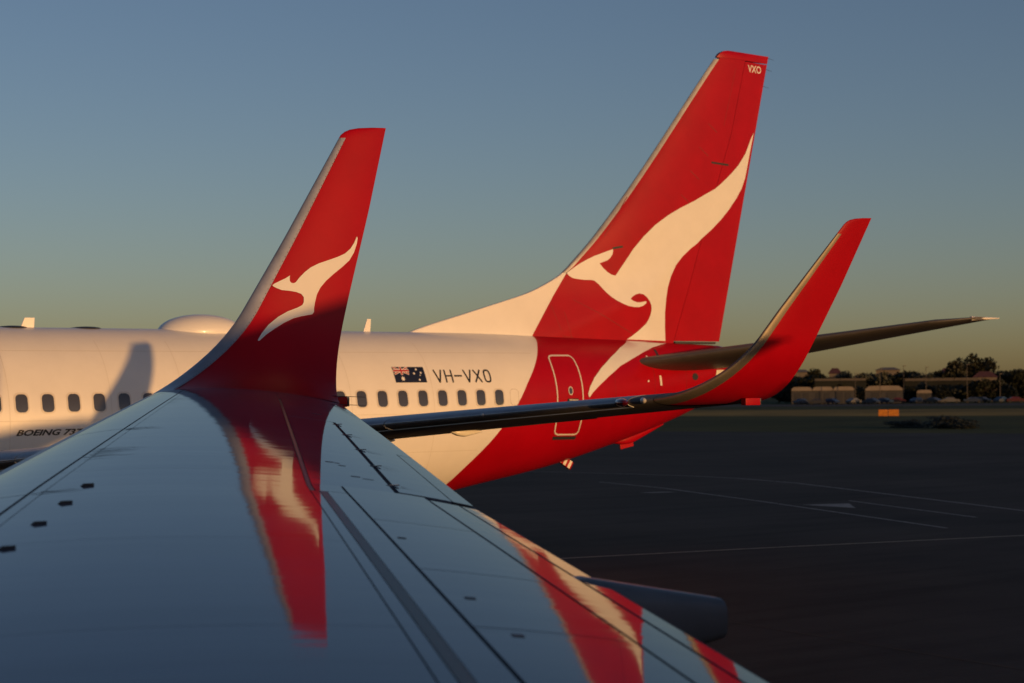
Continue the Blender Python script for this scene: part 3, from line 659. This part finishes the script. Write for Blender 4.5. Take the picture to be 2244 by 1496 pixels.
def star(cx, cy, r, n=7):
    c = fp(cx, cy); P = []
    for k in range(2 * n): a = math.pi * k / n + math.pi / 2; q = r if k % 2 == 0 else r * 0.48; P.append((c[0] + q * math.cos(a), c[1] + q * math.sin(a)))
    lay('star', [P], fus_y, fl, M['emblem'], 0, 0.006)
star(0.255, 0.25, 0.060); star(0.75, 0.84, 0.032); star(0.65, 0.58, 0.032); star(0.87, 0.62, 0.032); star(0.78, 0.17, 0.032); star(0.83, 0.46, 0.018, 5)
# registration in thin block capitals
LW = 0.036; z0, z1 = 4.092, 4.352
reg = stroke([(27.39, z1), (27.485, z0)], LW) + stroke([(27.485, z0), (27.575, z1)], LW) + stroke([(27.665, z0), (27.665, z1)], LW) + stroke([(27.83, z0), (27.83, z1)], LW) + stroke([(27.665, 4.228), (27.83, 4.228)], LW * 0.9) \
    + stroke([(27.90, 4.228), (28.085, 4.228)], LW) + stroke([(28.165, z1), (28.26, z0)], LW) + stroke([(28.26, z0), (28.35, z1)], LW) + stroke([(28.43, z1), (28.60, z0)], LW) + stroke([(28.60, z1), (28.43, z0)], LW)
oc = [(28.775 + 0.078 * math.copysign(abs(math.cos(a)) ** 0.7, math.cos(a)), (z0 + z1) / 2 + 0.128 * math.copysign(abs(math.sin(a)) ** 0.7, math.sin(a))) for a in [2 * math.pi * k / 24 for k in range(25)]]
reg += stroke(oc, LW)
rg = lay('registration_lettering', reg, fus_y, vx, M['black'], 0.05, 0.006); rg['label'] = 'black registration letters VH-VXO above the cabin windows'
lay_text('type_lettering', 'BOEING 737-800', 18.01, 3.145, 0.116, 1.70, 0.35, 0.034, fus_y, vx, M['black'])
tl = lay_text('fin_lettering', 'VXO', 38.20, 12.06, 0.19, 0.50, 0.0, 0.01, fin_h, fin, M['emblem'], 0.006)
# small fittings on tail
for (cx, cz) in ((33.954, 4.678), (33.85, 4.523), (33.76, 4.086)): lay('static_port', [circ(cx, cz, 0.03, 0.025, 10)], fus_y, vx, M['emblem'], 0, 0.006)
lay('trim_mark', [[(34.36, 4.86), (34.45, 4.86), (34.38, 4.60), (34.31, 4.60)]], fus_y, vx, M['antenna'], 0.1, 0.006)
lay('trim_mark', [[(34.17, 4.22), (34.24, 4.22), (34.26, 3.98), (34.19, 3.98)]], fus_y, vx, M['emblem'], 0.1, 0.006)
lay('tail_vent', [circ(35.55, 4.19, 0.12, 0.09, 8)], fus_y, vx, M['antenna'], 0.1, 0.006)
cone = [(36.47, 4.36), (36.40, 3.97), (36.42, 3.80), (36.8, 3.86), (37.0, 4.0), (37.0, 4.5), (36.75, 4.42)]
lay('bare_panel', [[(36.44, 4.36), (36.38, 4.02), (36.40, 3.64), (36.7, 3.74), (37.0, 3.92), (37.0, 4.36)]], fus_y, vx, M['white'], 0.08, 0.005)
# seams on the fin and door surround
def seam(pts, m_, parent, yf=fin_h, wd=0.014): lay('seam', stroke(pts, wd), yf, parent, m_, 0.2, 0.0035)
for P in ([(31.7, 5.9), (31.95, 5.15)], [(32.05, 5.75), (32.2, 5.15)], [(31.98, 5.16), (32.25, 5.15)], [(32.35, 6.05), (34.25, 5.2)], [(37.3, 10.6), (37.75, 12.1)], [(34.1, 8.6), (33.35, 7.6)]): seam(P, M['line'], fin)
seam([(36.85, 9.62), (37.45, 9.60)], M['gap'], fin, wd=0.05); pass
seam([(33.58, 7.32), (33.86, 7.37)], M['gap'], fin, wd=0.05)
for k in range(4): seam([(36.75 - k * 0.33, 10.6 - k * 0.62), (37.05 - k * 0.33, 10.40 - k * 0.62)], M['line'], fin, wd=0.022)
bm = bmesh.new(); box(bm, (36.25, 0, 5.045), (1.35, 0.20, 0.05)); done('rudder_base_gap', bm, fin, M['gap'], False)
for zz in (12.5, 12.2, 11.75):
    bm = bmesh.new(); X = fin_te(zz); tube(bm, (X - 0.02, -0.01, zz), (X + 0.2, -0.01, zz - 0.03), 0.006, 0.003, 6); done('static_wick', bm, rud, M['gap'])
M['skinseam'] = mat('skin_seam', (0.66, 0.63, 0.58), 0.5)
for zz, xe in ((4.74, 30.3), (3.42, 29.2), (2.6, 28.5)):
    lay('lap_joint', stroke([(17.0, zz), (xe, zz)], 0.012), fus_y, vx, M['skinseam'], 0.25, 0.0025)
for xx in (17.9, 19.9, 21.4, 23.6, 25.2, 27.25):
    lay('skin_joint', stroke([(xx, 4.95), (xx, 1.7)], 0.010), fus_y, vx, M['skinseam'], 0.06, 0.0025)
for xx in (32.6, 34.0, 35.2):
    lay('skin_joint', stroke([(xx, 4.7), (xx, 3.1)], 0.012), fus_y, vx, M['line'], 0.06, 0.003)
# crown fittings
rb = bmesh.new(); bmesh.ops.create_uvsphere(rb, u_segments=32, v_segments=16, radius=1.0)
for v in rb.verts: v.co = Vector((22.68 + v.co.x * (0.95 if v.co.x < 0 else 0.95), v.co.y * 0.62, 5.16 + max(-0.3, v.co.z) * 0.385))
done('satellite_radome', rb, vx, M['radome'])
def blade(x, h_, c0, c1, sw):
    bm = bmesh.new(); P = [(0, -0.03), (c0, -0.03), (c0 * 0.95 + sw * 0.3, h_), (sw, h_)]; zt = sect(x)[0]
    A = [bm.verts.new((x + p[0], -0.012, zt + p[1])) for p in P]; B = [bm.verts.new((x + p[0], 0.012, zt + p[1])) for p in P]
    bm.faces.new(A[::-1]); bm.faces.new(B)
    for k in range(4): bm.faces.new((A[k], A[(k + 1) % 4], B[(k + 1) % 4], B[k]))
    done('blade_antenna', bm, vx, M['radome'], False, 0.005)
blade(18.80, 0.19, 0.28, 0.2, 0.09); blade(26.60, 0.28, 0.18, 0.1, 0.11)
for (xa, xb_) in ((18.33, 18.93), (19.83, 20.46)):
    bm = bmesh.new(); bmesh.ops.create_uvsphere(bm, u_segments=20, v_segments=10, radius=1.0)
    for v in bm.verts: v.co = Vector(((xa + xb_) / 2 + v.co.x * (xb_ - xa) / 2, v.co.y * 0.35, 5.215 + v.co.z * 0.045))
    done('low_antenna', bm, vx, M['antenna'])
# belly fittings: striped tail skid, fairing and drain mast
bm = bmesh.new(); rt_ = Matrix.Rotation(rad(32), 3, 'Y'); box(bm, (32.15, 0, 2.20), (0.44, 0.10, 0.20), rt_); sk_ = done('tail_skid', bm, vx, M['red'], False, 0.02); sk_['label'] = 'red and white striped skid below the tail'
for k in range(3):
    bm = bmesh.new(); P = [(-0.19 + k * 0.145, -0.095), (-0.115 + k * 0.145, -0.095), (-0.115 + k * 0.145, 0.095), (-0.19 + k * 0.145, 0.095)]
    bm.faces.new([bm.verts.new(Vector((32.15, -0.054, 2.20)) + rt_ @ Vector((p[0], 0, p[1]))) for p in P]); done('stripe', bm, sk_, M['emblem'], False)
canoe(vx, 0.0, 1, 33.3, 35.15, [(33.3, 2.62), (34.2, 2.9), (35.15, 3.12)], [(33.3, 2.50), (34.15, 2.58), (35.15, 3.00)], 0.36, M['red'], 0, 'belly_fairing')
bm = bmesh.new(); box(bm, (34.05, 0, 2.56), (0.42, 0.04, 0.17), Matrix.Rotation(rad(-10), 3, 'Y')); done('drain_mast', bm, vx, M['red'], False, 0.01)

# ------------------------------------------------------------------ ground
def ground_mat(name, a, b, scale, rough, bump, extra=None):
    m = bpy.data.materials.new(name); m.use_nodes = True; t = m.node_tree; p = t.nodes['Principled BSDF']; p.inputs['Roughness'].default_value = rough; p.inputs['Specular IOR Level'].default_value = 0.12
    g = t.nodes.new('ShaderNodeNewGeometry'); prev = None
    def nz(s, st, d=6): 
        mp = t.nodes.new('ShaderNodeMapping'); mp.inputs['Scale'].default_value = st; t.links.new(g.outputs['Position'], mp.inputs[0])
        n = t.nodes.new('ShaderNodeTexNoise'); n.inputs['Scale'].default_value = s; n.inputs['Detail'].default_value = d; n.inputs['Roughness'].default_value = 0.65; t.links.new(mp.outputs[0], n.inputs['Vector']); return n
    n = nz(scale, (1, 1, 1)); r = t.nodes.new('ShaderNodeValToRGB'); r.color_ramp.elements[0].position = 0.35; r.color_ramp.elements[1].position = 0.68
    r.color_ramp.elements[0].color = (*a, 1); r.color_ramp.elements[1].color = (*b, 1); t.links.new(n.outputs['Fac'], r.inputs[0])
    n2 = nz(1.0, (0.10, 0.9, 1)); r2_ = t.nodes.new('ShaderNodeValToRGB'); r2_.color_ramp.elements[0].position = 0.36; r2_.color_ramp.elements[1].position = 0.55
    r2_.color_ramp.elements[0].color = (0.62, 0.62, 0.62, 1); r2_.color_ramp.elements[1].color = (1, 1, 1, 1); t.links.new(n2.outputs['Fac'], r2_.inputs[0])
    x = t.nodes.new('ShaderNodeMix'); x.data_type = 'RGBA'; x.blend_type = 'MULTIPLY'; x.inputs[0].default_value = 1; t.links.new(r.outputs[0], x.inputs[6]); t.links.new(r2_.outputs[0], x.inputs[7]); t.links.new(x.outputs[2], p.inputs['Base Color'])
    bn = nz(6.0, (1, 1, 1), 4); bb = t.nodes.new('ShaderNodeBump'); bb.inputs['Distance'].default_value = bump; t.links.new(bn.outputs['Fac'], bb.inputs['Height']); t.links.new(bb.outputs[0], p.inputs['Normal'])
    return m
M['asphalt'] = ground_mat('apron_asphalt', (0.017, 0.017, 0.019), (0.044, 0.042, 0.041), 0.10, 0.8, 0.004)
M['grass'] = ground_mat('airfield_grass', (0.020, 0.036, 0.010), (0.07, 0.075, 0.022), 0.03, 0.9, 0.02)  # nearer grass kept dark green: its shade is put into the colour
M['litgrass'] = ground_mat('sunlit_grass', (0.12, 0.095, 0.025), (0.40, 0.27, 0.07), 0.018, 0.9, 0.02)  # brighter olive copy of the grass, sunlight painted into its colour
M['taxi'] = ground_mat('taxiway_asphalt', (0.05, 0.045, 0.042), (0.07, 0.062, 0.055), 0.05, 0.8, 0.004)
M['linepaint'] = mat('worn_white_line', (0.20, 0.20, 0.20), 0.6, var=0.6, vscale=4.0)
M['linecream'] = mat('worn_cream_line', (0.24, 0.22, 0.15), 0.6, var=0.6, vscale=4.0)
def sheet(name, P, z, m_, kind='structure'):
    o = mesh(name, [(x, y, z) for x, y in P], [tuple(range(len(P)))], None, m_, False); tag(o, kind=kind); return o
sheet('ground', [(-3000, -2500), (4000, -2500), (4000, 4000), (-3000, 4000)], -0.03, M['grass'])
ex = lambda y: 111.5 + (131 - y) * 0.285
sheet('apron', [(-600, -500), (ex(-500), -500), (ex(131), 131), (ex(600), 600), (-600, 600)], 0.0, M['asphalt'])
tx = lambda y, o: o + (291 - y) * 0.45
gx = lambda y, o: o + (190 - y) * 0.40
sheet('sunlit_grass_strip', [(gx(-400, 184), -400), (gx(-400, 262), -400), (gx(900, 262), 900), (gx(900, 184), 900)], -0.025, M['litgrass'])  # band of grass with the sunlight painted in
sheet('taxiway', [(tx(-400, 282), -400), (tx(-400, 335), -400), (tx(900, 335), 900), (tx(900, 282), 900)], -0.02, M['taxi'])
def painted(name, pts, wd, m_, label):
    V = []
    for i, p in enumerate(pts):
        a = Vector(pts[max(0, i - 1)]); b = Vector(pts[min(len(pts) - 1, i + 1)]); t = (b - a).normalized(); n_ = Vector((-t.y, t.x)) * wd / 2
        V += [(p[0] + n_.x, p[1] + n_.y, 0.004), (p[0] - n_.x, p[1] - n_.y, 0.004)]
    o = mesh(name, V, [(2 * i, 2 * i + 1, 2 * i + 3, 2 * i + 2) for i in range(len(pts) - 1)], None, m_, False); tag(o, label, 'line', kind='structure'); return o
M['joint'] = mat('apron_joint', (0.012, 0.012, 0.012), 0.9)
painted('apron_joint', [(22, 38), (20.76, 22.69), (20.25, 16.25), (19.8, 8)], 0.05, M['joint'], 'dark crack line in the near apron at lower right')
painted('apron_joint', [(24, 60), (60, 36)], 0.07, M['joint'], 'dark slab joint running across the middle apron')
painted('apron_joint', [(45, 95), (105, 55)], 0.10, M['joint'], 'dark slab joint far out on the apron')
painted('apron_line', [(-10, 39.5), (25.98, 33.66), (30.88, 32.65), (38.52, 30.82), (70, 22.5)], 0.15, M['linecream'], 'long cream line nearest the wing on the dark apron')
painted('apron_line', [(48.3, 60.8), (47.05, 55.28), (43.81, 46.29), (39.01, 33.83)], 0.13, M['linepaint'], 'thin white line crossing the apron beside the wedge mark')
painted('apron_line', [(50, 80), (52.97, 69.06), (53.99, 65.07), (54.5, 62.0), (54.39, 58.77), (53.2, 54), (51.02, 48.67), (46.14, 36.91), (38, 18)], 0.15, M['linepaint'], 'curving white line farthest out on the apron')
painted('apron_line', [(46.12, 44.3), (42.83, 36.0)], 0.12, M['linepaint'], 'short thin white line right of the wedge mark')
for P, lb in (([(43.41, 43.84), (45.02, 43.25), (43.45, 41.46)], 'pale solid wedge painted on the apron'), ([(44.3, 53.4), (45.4, 53.1), (45.5, 52.6), (44.5, 52.9)], 'small pale dash painted on the apron')):
    o = mesh('apron_mark', [(x, y, 0.0045) for x, y in P], [tuple(range(len(P)))], None, M['linepaint'], False); tag(o, lb, 'marking', kind='structure')

# ------------------------------------------------------------------ far side of the airfield
def cam_at(px, dist, z=0.0):
    """a spot on the ground at this bearing (given as picture column) and distance from the viewer"""
    a = YAW + math.atan((px - 1122) / 4000.0); return Vector((dist * math.sin(a), dist * math.cos(a), z))
PX = 1.0 / 4000.0
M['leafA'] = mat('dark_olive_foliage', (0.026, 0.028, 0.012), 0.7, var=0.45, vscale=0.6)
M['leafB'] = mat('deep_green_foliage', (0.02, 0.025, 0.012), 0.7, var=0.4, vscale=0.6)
M['bark'] = mat('bark', (0.06, 0.045, 0.03), 0.9)
def crown_mesh(seed, h_, wd, n, leaf, lobes):
    rnd = random.Random(seed); V = []; F = []
    L = []
    for k in range(lobes):
        a = rnd.uniform(0, 6.283); r_ = wd * 0.5 * rnd.uniform(0.1, 0.75); zc_ = h_ * rnd.uniform(0.16, 0.85); L.append((Vector((r_ * math.cos(a), r_ * math.sin(a), zc_)), wd * rnd.uniform(0.17, 0.30), h_ * rnd.uniform(0.10, 0.2)))
    for k in range(n):
        c, rr, rz = rnd.choice(L)
        while True:
            p = Vector((rnd.uniform(-1, 1), rnd.uniform(-1, 1), rnd.uniform(-1, 1)))
            if 0.25 < p.length < 1: break
        p = Vector((c.x + p.x * rr, c.y + p.y * rr, c.z + p.z * rz)); s = leaf * rnd.uniform(0.5, 1.3)
        u = Vector((rnd.gauss(0, 1), rnd.gauss(0, 1), rnd.gauss(0, 1))).normalized(); v = u.orthogonal().normalized(); b = len(V)
        V += [p + u * s, p + v * s * 0.6, p - u * s, p - v * s * 0.6]; F.append((b, b + 1, b + 2, b + 3))
    me = bpy.data.meshes.new('crown'); me.from_pydata([tuple(v) for v in V], [], F); me.update(); return me, L
def trunk_mesh(h_, L):
    bm = bmesh.new(); tube(bm, (0, 0, 0), (0.05 * h_, 0, h_ * 0.5), 0.035 * h_, 0.018 * h_, 7)
    for c, rr, rz in L[:6]: tube(bm, (0.04 * h_, 0, h_ * 0.38), c, 0.014 * h_, 0.004 * h_, 5)
    me = bpy.data.meshes.new('trunk'); bm.to_mesh(me); bm.free(); return me
KINDS = []
for k, (hh, ww, lb) in enumerate(((8.5, 9.5, 'broad round'), (10, 7, 'upright'), (7, 11, 'low spreading'), (13, 11, 'tall irregular'), (6, 6, 'small rounded'))):
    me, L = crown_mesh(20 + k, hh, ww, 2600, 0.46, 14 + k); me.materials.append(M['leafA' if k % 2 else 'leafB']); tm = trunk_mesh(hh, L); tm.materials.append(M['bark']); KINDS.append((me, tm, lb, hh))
trees = [(1764, 512, 0, 1.04), (1790, 520, 1, 1.02), (1812, 516, 0, 1.02), (1846, 520, 1, 0.94), (1872, 515, 2, 1.1), (1893, 520, 4, 1.4), (1914, 512, 0, 1.1), (1934, 522, 2, 1.2), (1962, 515, 0, 1.12), (1990, 520, 4, 1.5), (2010, 515, 0, 1.12), (2034, 512, 2, 1.18), (2058, 520, 1, 0.92), (2092, 520, 1, 1.2), (2142, 526, 3, 1.08), (2176, 515, 2, 1.2), (2206, 520, 4, 1.3), (2234, 512, 0, 1.15), (2270, 520, 1, 1.0), (1735, 516, 2, 1.2), (1706, 520, 0, 1.0), (1800, 486, 4, 0.75), (1842, 488, 4, 0.9), (1884, 484, 4, 0.8), (1992, 484, 2, 0.7), (2026, 487, 4, 0.95), (2062, 484, 4, 0.8), (2100, 488, 2, 0.75), (2134, 484, 4, 1.0), (2166, 486, 0, 0.8), (2204, 484, 4, 0.85),
         (1770, 620, 0, 1.25), (1850, 630, 2, 1.35), (1925, 640, 0, 1.2), (2000, 635, 2, 1.3), (2070, 640, 0, 1.2), (2120, 620, 1, 1.2), (2170, 630, 0, 1.2), (2230, 620, 0, 1.3)]
order = sorted(range(len(trees)), key=lambda i: trees[i][0])
ordn = ['first', 'second', 'third', 'fourth', 'fifth', 'sixth', 'seventh', 'eighth', 'ninth', 'tenth', 'eleventh', 'twelfth']
cnt = {}
for i in order:
    px, ds, k, s_ = trees[i]; me, tm, lb, hh = KINDS[k]; far = ds > 600; key = (k, far); cnt[key] = cnt.get(key, 0) + 1
    t = empty('tree', cam_at(px, ds), random.uniform(0, 6.28)); t.scale = (s_, s_, s_ * (0.94 if k != 3 else 1.0))
    tag(t, 'dark %s tree, %s of its kind from the left, %s row' % (lb, ordn[cnt[key] - 1], 'rear' if far else 'front'), 'tree', 'trees beyond the airfield')
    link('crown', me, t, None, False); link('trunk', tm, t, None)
# shrubs on the grass
for (px, ds, s_, lb) in ((1988, 182, 0.42, 'low dark shrub left of the larger one on the airfield grass'), (2082, 178, 0.56, 'larger dark shrub on the airfield grass right of the orange boards')):
    me, L = crown_mesh(int(px), 3.4, 8.5, 5200, 0.20, 20); me.materials.append(M['leafB'])
    t = empty('shrub', cam_at(px, ds, -0.5)); t.scale = (s_ * 1.25, s_ * 1.25, s_ * 0.95); tag(t, lb, 'shrub', 'shrubs on the grass'); link('foliage', me, t, None, False)
    tm = trunk_mesh(2.0, L); tm.materials.append(M['bark']); link('stem', tm, t, None)
# orange boards
M['orange'] = mat('orange_board', (0.62, 0.22, 0.02), 0.5, var=0.25)
face = -YAW - rad(14)
for (px, wd, lb) in ((1933, 1.25, 'left orange board standing on the far grass'), (1956, 1.35, 'right orange board standing on the far grass')):
    t = empty('marker_board', cam_at(px, 250), face); tag(t, lb, 'sign', 'orange boards on the grass')
    bm = bmesh.new(); box(bm, (0, 0, 0.52), (wd, 0.18, 0.86)); done('board', bm, t, M['orange'], False, 0.03)
    for s in (-1, 1): bm = bmesh.new(); box(bm, (s * wd * 0.36, 0, 0.02), (0.08, 0.1, 0.3)); done('leg', bm, t, M['gap'], False)
# sheds, walls, houses
M['shedroof'] = mat('pale_shed_roof', (0.24, 0.20, 0.16), 0.6, var=0.2, vscale=0.4)
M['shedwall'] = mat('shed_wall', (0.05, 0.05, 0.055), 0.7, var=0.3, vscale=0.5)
M['concrete'] = mat('pale_concrete', (0.10, 0.085, 0.07), 0.8, var=0.2, vscale=0.3)
M['brickred'] = mat('red_tile_roof', (0.12, 0.035, 0.025), 0.8, var=0.3, vscale=0.8)
M['cream'] = mat('cream_render', (0.16, 0.135, 0.11), 0.8, var=0.15, vscale=0.5)
M['glass'] = mat('house_glass', (0.05, 0.05, 0.055), 0.1)
def shed(px0, px1, dist, h0, h1, bays, label):
    a = cam_at((px0 + px1) / 2, dist); t = empty('shed', a, -YAW - math.atan(((px0 + px1) / 2 - 1122) / 4000)); L_ = (px1 - px0) * PX * dist; D_ = 9.0
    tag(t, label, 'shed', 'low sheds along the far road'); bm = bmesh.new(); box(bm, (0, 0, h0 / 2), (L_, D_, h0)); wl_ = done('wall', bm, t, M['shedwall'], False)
    for b in range(bays):
        x0, x1 = -L_ / 2 + L_ * b / bays, -L_ / 2 + L_ * (b + 1) / bays; V = []; n = 10
        for k in range(n + 1):
            u = k / n; x = lerp(x0 + 0.08, x1 - 0.08, u); z = h0 + 0.45 + (h1 - h0 - 0.45) * math.sin(math.pi * u) ** 0.10
            V += [(x, -D_ / 2 - 0.4, h0 + 0.01), (x, -D_ / 2 - 0.4, z), (x, D_ / 2 + 0.4, z), (x, D_ / 2 + 0.4, h0 + 0.01)]
        mesh('roof_bay', V, grid_faces(n + 1, 4, 0, True) + [(0, 1, 2, 3), (4 * n + 3, 4 * n + 2, 4 * n + 1, 4 * n)], t, M['shedroof'], False)
        for q in range(2):
            xc = lerp(x0, x1, 0.3 + 0.4 * q); bm = bmesh.new(); box(bm, (xc, -D_ / 2 - 0.03, h0 * 0.45), (L_ / bays * 0.28, 0.06, h0 * 0.8)); done('shutter', bm, wl_, M['glass'], False)
shed(1735, 1868, 470, 3.3, 4.3, 3, 'long pale roofed shed with scalloped roof beside the winglet')
shed(1896, 1975, 470, 3.2, 4.4, 1, 'shorter pale roofed shed in the middle of the far row')
shed(2008, 2040, 480, 2.4, 3.2, 1, 'small dim shed right of the pale roofed ones')
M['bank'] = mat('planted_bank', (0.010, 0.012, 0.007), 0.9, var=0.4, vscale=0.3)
def longwall(px0, px1, dist, z0, z1, label):
    t = empty('road_wall', cam_at((px0 + px1) / 2, dist), -YAW - math.atan(((px0 + px1) / 2 - 1122) / 4000)); tag(t, label, 'wall', 'walls behind the sheds'); L_ = (px1 - px0) * PX * dist
    n = max(2, int(L_ / 5))
    for k in range(n): bm = bmesh.new(); box(bm, (-L_ / 2 + (k + 0.5) * L_ / n, 0, (z0 + z1) / 2), (L_ / n - 0.12, 0.35, z1 - z0)); done('panel', bm, t, M['concrete'], False)
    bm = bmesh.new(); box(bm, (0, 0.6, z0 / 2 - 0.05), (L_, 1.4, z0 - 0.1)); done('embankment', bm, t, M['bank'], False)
longwall(1785, 1895, 500, 5.9, 6.5, 'short raised concrete parapet above the scalloped shed'); longwall(1985, 2140, 497, 5.6, 6.3, 'long raised concrete parapet under the tall tree')
def house(px, dist, wd, h0, h1, rm, label):
    t = empty('house', cam_at(px, dist), -YAW - math.atan((px - 1122) / 4000)); tag(t, label, 'house', 'houses among the trees'); bm = bmesh.new(); box(bm, (0, 0, h0 / 2), (wd, 8, h0)); wl_ = done('wall', bm, t, M['cream'], False)
    V = [(-wd / 2 - .4, -4.4, h0), (wd / 2 + .4, -4.4, h0), (wd / 2 + .4, 4.4, h0), (-wd / 2 - .4, 4.4, h0), (-wd / 4, 0, h1), (wd / 4, 0, h1)]
    mesh('roof', V, [(0, 1, 5, 4), (1, 2, 5), (2, 3, 4, 5), (3, 0, 4), (3, 2, 1, 0)], t, rm, False)
    for s in (-0.3, 0.0, 0.3):
        bm = bmesh.new(); box(bm, (s * wd, -4.03, h0 * 0.7), (wd * 0.13, 0.06, h0 * 0.2)); done('window', bm, wl_, M['glass'], False)
house(1756, 535, 4.0, 8.6, 9.4, M['cream'], 'pale house just right of the far winglet among trees'); house(1829, 545, 3.4, 8.2, 9.8, M['brickred'], 'house with dull red roof above the scalloped shed')
house(1945, 560, 7, 9.2, 10.0, M['cream'], 'wide pale house showing over the middle trees'); house(2074, 540, 3.5, 8.0, 9.4, M['brickred'], 'small house left of the tall tree'); house(2158, 505, 6, 6.4, 8.0, M['brickred'], 'house with brown roof below the tall tree')
# lamp posts
for i, (px, ds, hh) in enumerate(((1873, 462, 7.5), (1927, 455, 8.5), (1979, 480, 9.5), (2028, 480, 9), (2118, 470, 9.5), (2190, 462, 7))):
    t = empty('lamp_post', cam_at(px, ds)); tag(t, 'slim grey lamp post, %s from the left along the far road' % ordn[i], 'lamp post', 'lamp posts along the far road')
    bm = bmesh.new(); tube(bm, (0, 0, 0), (0, 0, hh), 0.10, 0.06, 8); done('pole', bm, t, M['concrete']); bm = bmesh.new(); box(bm, (0.5, 0, hh), (1.2, 0.25, 0.12)); done('lamp_head', bm, t, M['concrete'], False)
# parked cars
carcols = [(0.02, 0.03, 0.06), (0.03, 0.03, 0.035), (0.11, 0.11, 0.11), (0.012, 0.022, 0.06), (0.04, 0.04, 0.04), (0.07, 0.012, 0.012), (0.02, 0.04, 0.08)]; cn = ['dark blue', 'charcoal', 'silver', 'navy', 'grey', 'red', 'slate blue']
CM = [mat('car_paint_' + n.replace(' ', '_'), c, 0.3, coat=0.5) for c, n in zip(carcols, cn)]
def car_meshes():
    prof = [(-2.15, 0.35), (-2.15, 0.75), (-1.95, 0.92), (-1.15, 0.98), (-0.55, 1.42), (0.75, 1.45), (1.45, 1.0), (2.0, 0.88), (2.15, 0.7), (2.15, 0.35)]
    bm = bmesh.new(); R_ = [[bm.verts.new((x, s * (0.86 if z < 1.1 else 0.68), z)) for x, z in prof] for s in (-1, 1)]
    bm.faces.new(R_[0]); bm.faces.new(R_[1][::-1])
    for k in range(len(prof)): bm.faces.new((R_[0][k], R_[1][k], R_[1][(k + 1) % len(prof)], R_[0][(k + 1) % len(prof)]))
    bmesh.ops.recalc_face_normals(bm, faces=bm.faces[:]); b = bpy.data.meshes.new('body'); bm.to_mesh(b); bm.free()
    bm = bmesh.new()
    for s in (-1, 1): bm.faces.new([bm.verts.new((x, s * (0.79 if z < 1.1 else 0.70), z)) for x, z in ((-0.95, 1.04), (1.15, 1.04), (0.68, 1.38), (-0.5, 1.38))])
    g_ = bpy.data.meshes.new('side_glass'); bm.to_mesh(g_); bm.free(); g_.materials.append(M['glass'])
    bm = bmesh.new(); lathe(bm, [(-0.1, 0.0), (-0.1, 0.3), (0.1, 0.3), (0.1, 0.0)], (0, 0, 0), 'y', 12); w_ = bpy.data.meshes.new('wheel'); bm.to_mesh(w_); bm.free(); w_.materials.append(M['tyre']); return b, g_, w_
CB, CG, CW = car_meshes()
cars = [(1752, 0), (1793, 1), (1826, 3), (1862, 2), (1905, 0), (1942, 6), (1966, 5), (2003, 3), (2044, 1), (2080, 2), (2122, 0), (2158, 4), (2195, 6), (2232, 5)]
cc = {}
for i, (px, c) in enumerate(cars):
    cc[c] = cc.get(c, 0) + 1
    t = empty('parked_car', cam_at(px + random.uniform(-9, 9), 448 + random.uniform(0, 12)), -YAW - rad(8) + (math.pi if i % 2 else 0) + random.choice((0, 0, 0.9, -0.7))); n_ = sum(1 for _, q in cars if q == c)
    tag(t, ('%s parked car, %s of its colour from the left before the sheds' % (cn[c], ordn[cc[c] - 1])) if n_ > 1 else '%s parked car before the sheds' % cn[c], 'car', 'cars parked along the far road')
    b = CB.copy(); b.materials.append(CM[c]); link('body', b, t, None, False); link('side_glass', CG, t, None, False)
    for sx in (-1.35, 1.35):
        for sy in (-0.8, 0.8): o = link('wheel', CW, t, None); o.location = (sx, sy, 0.3)
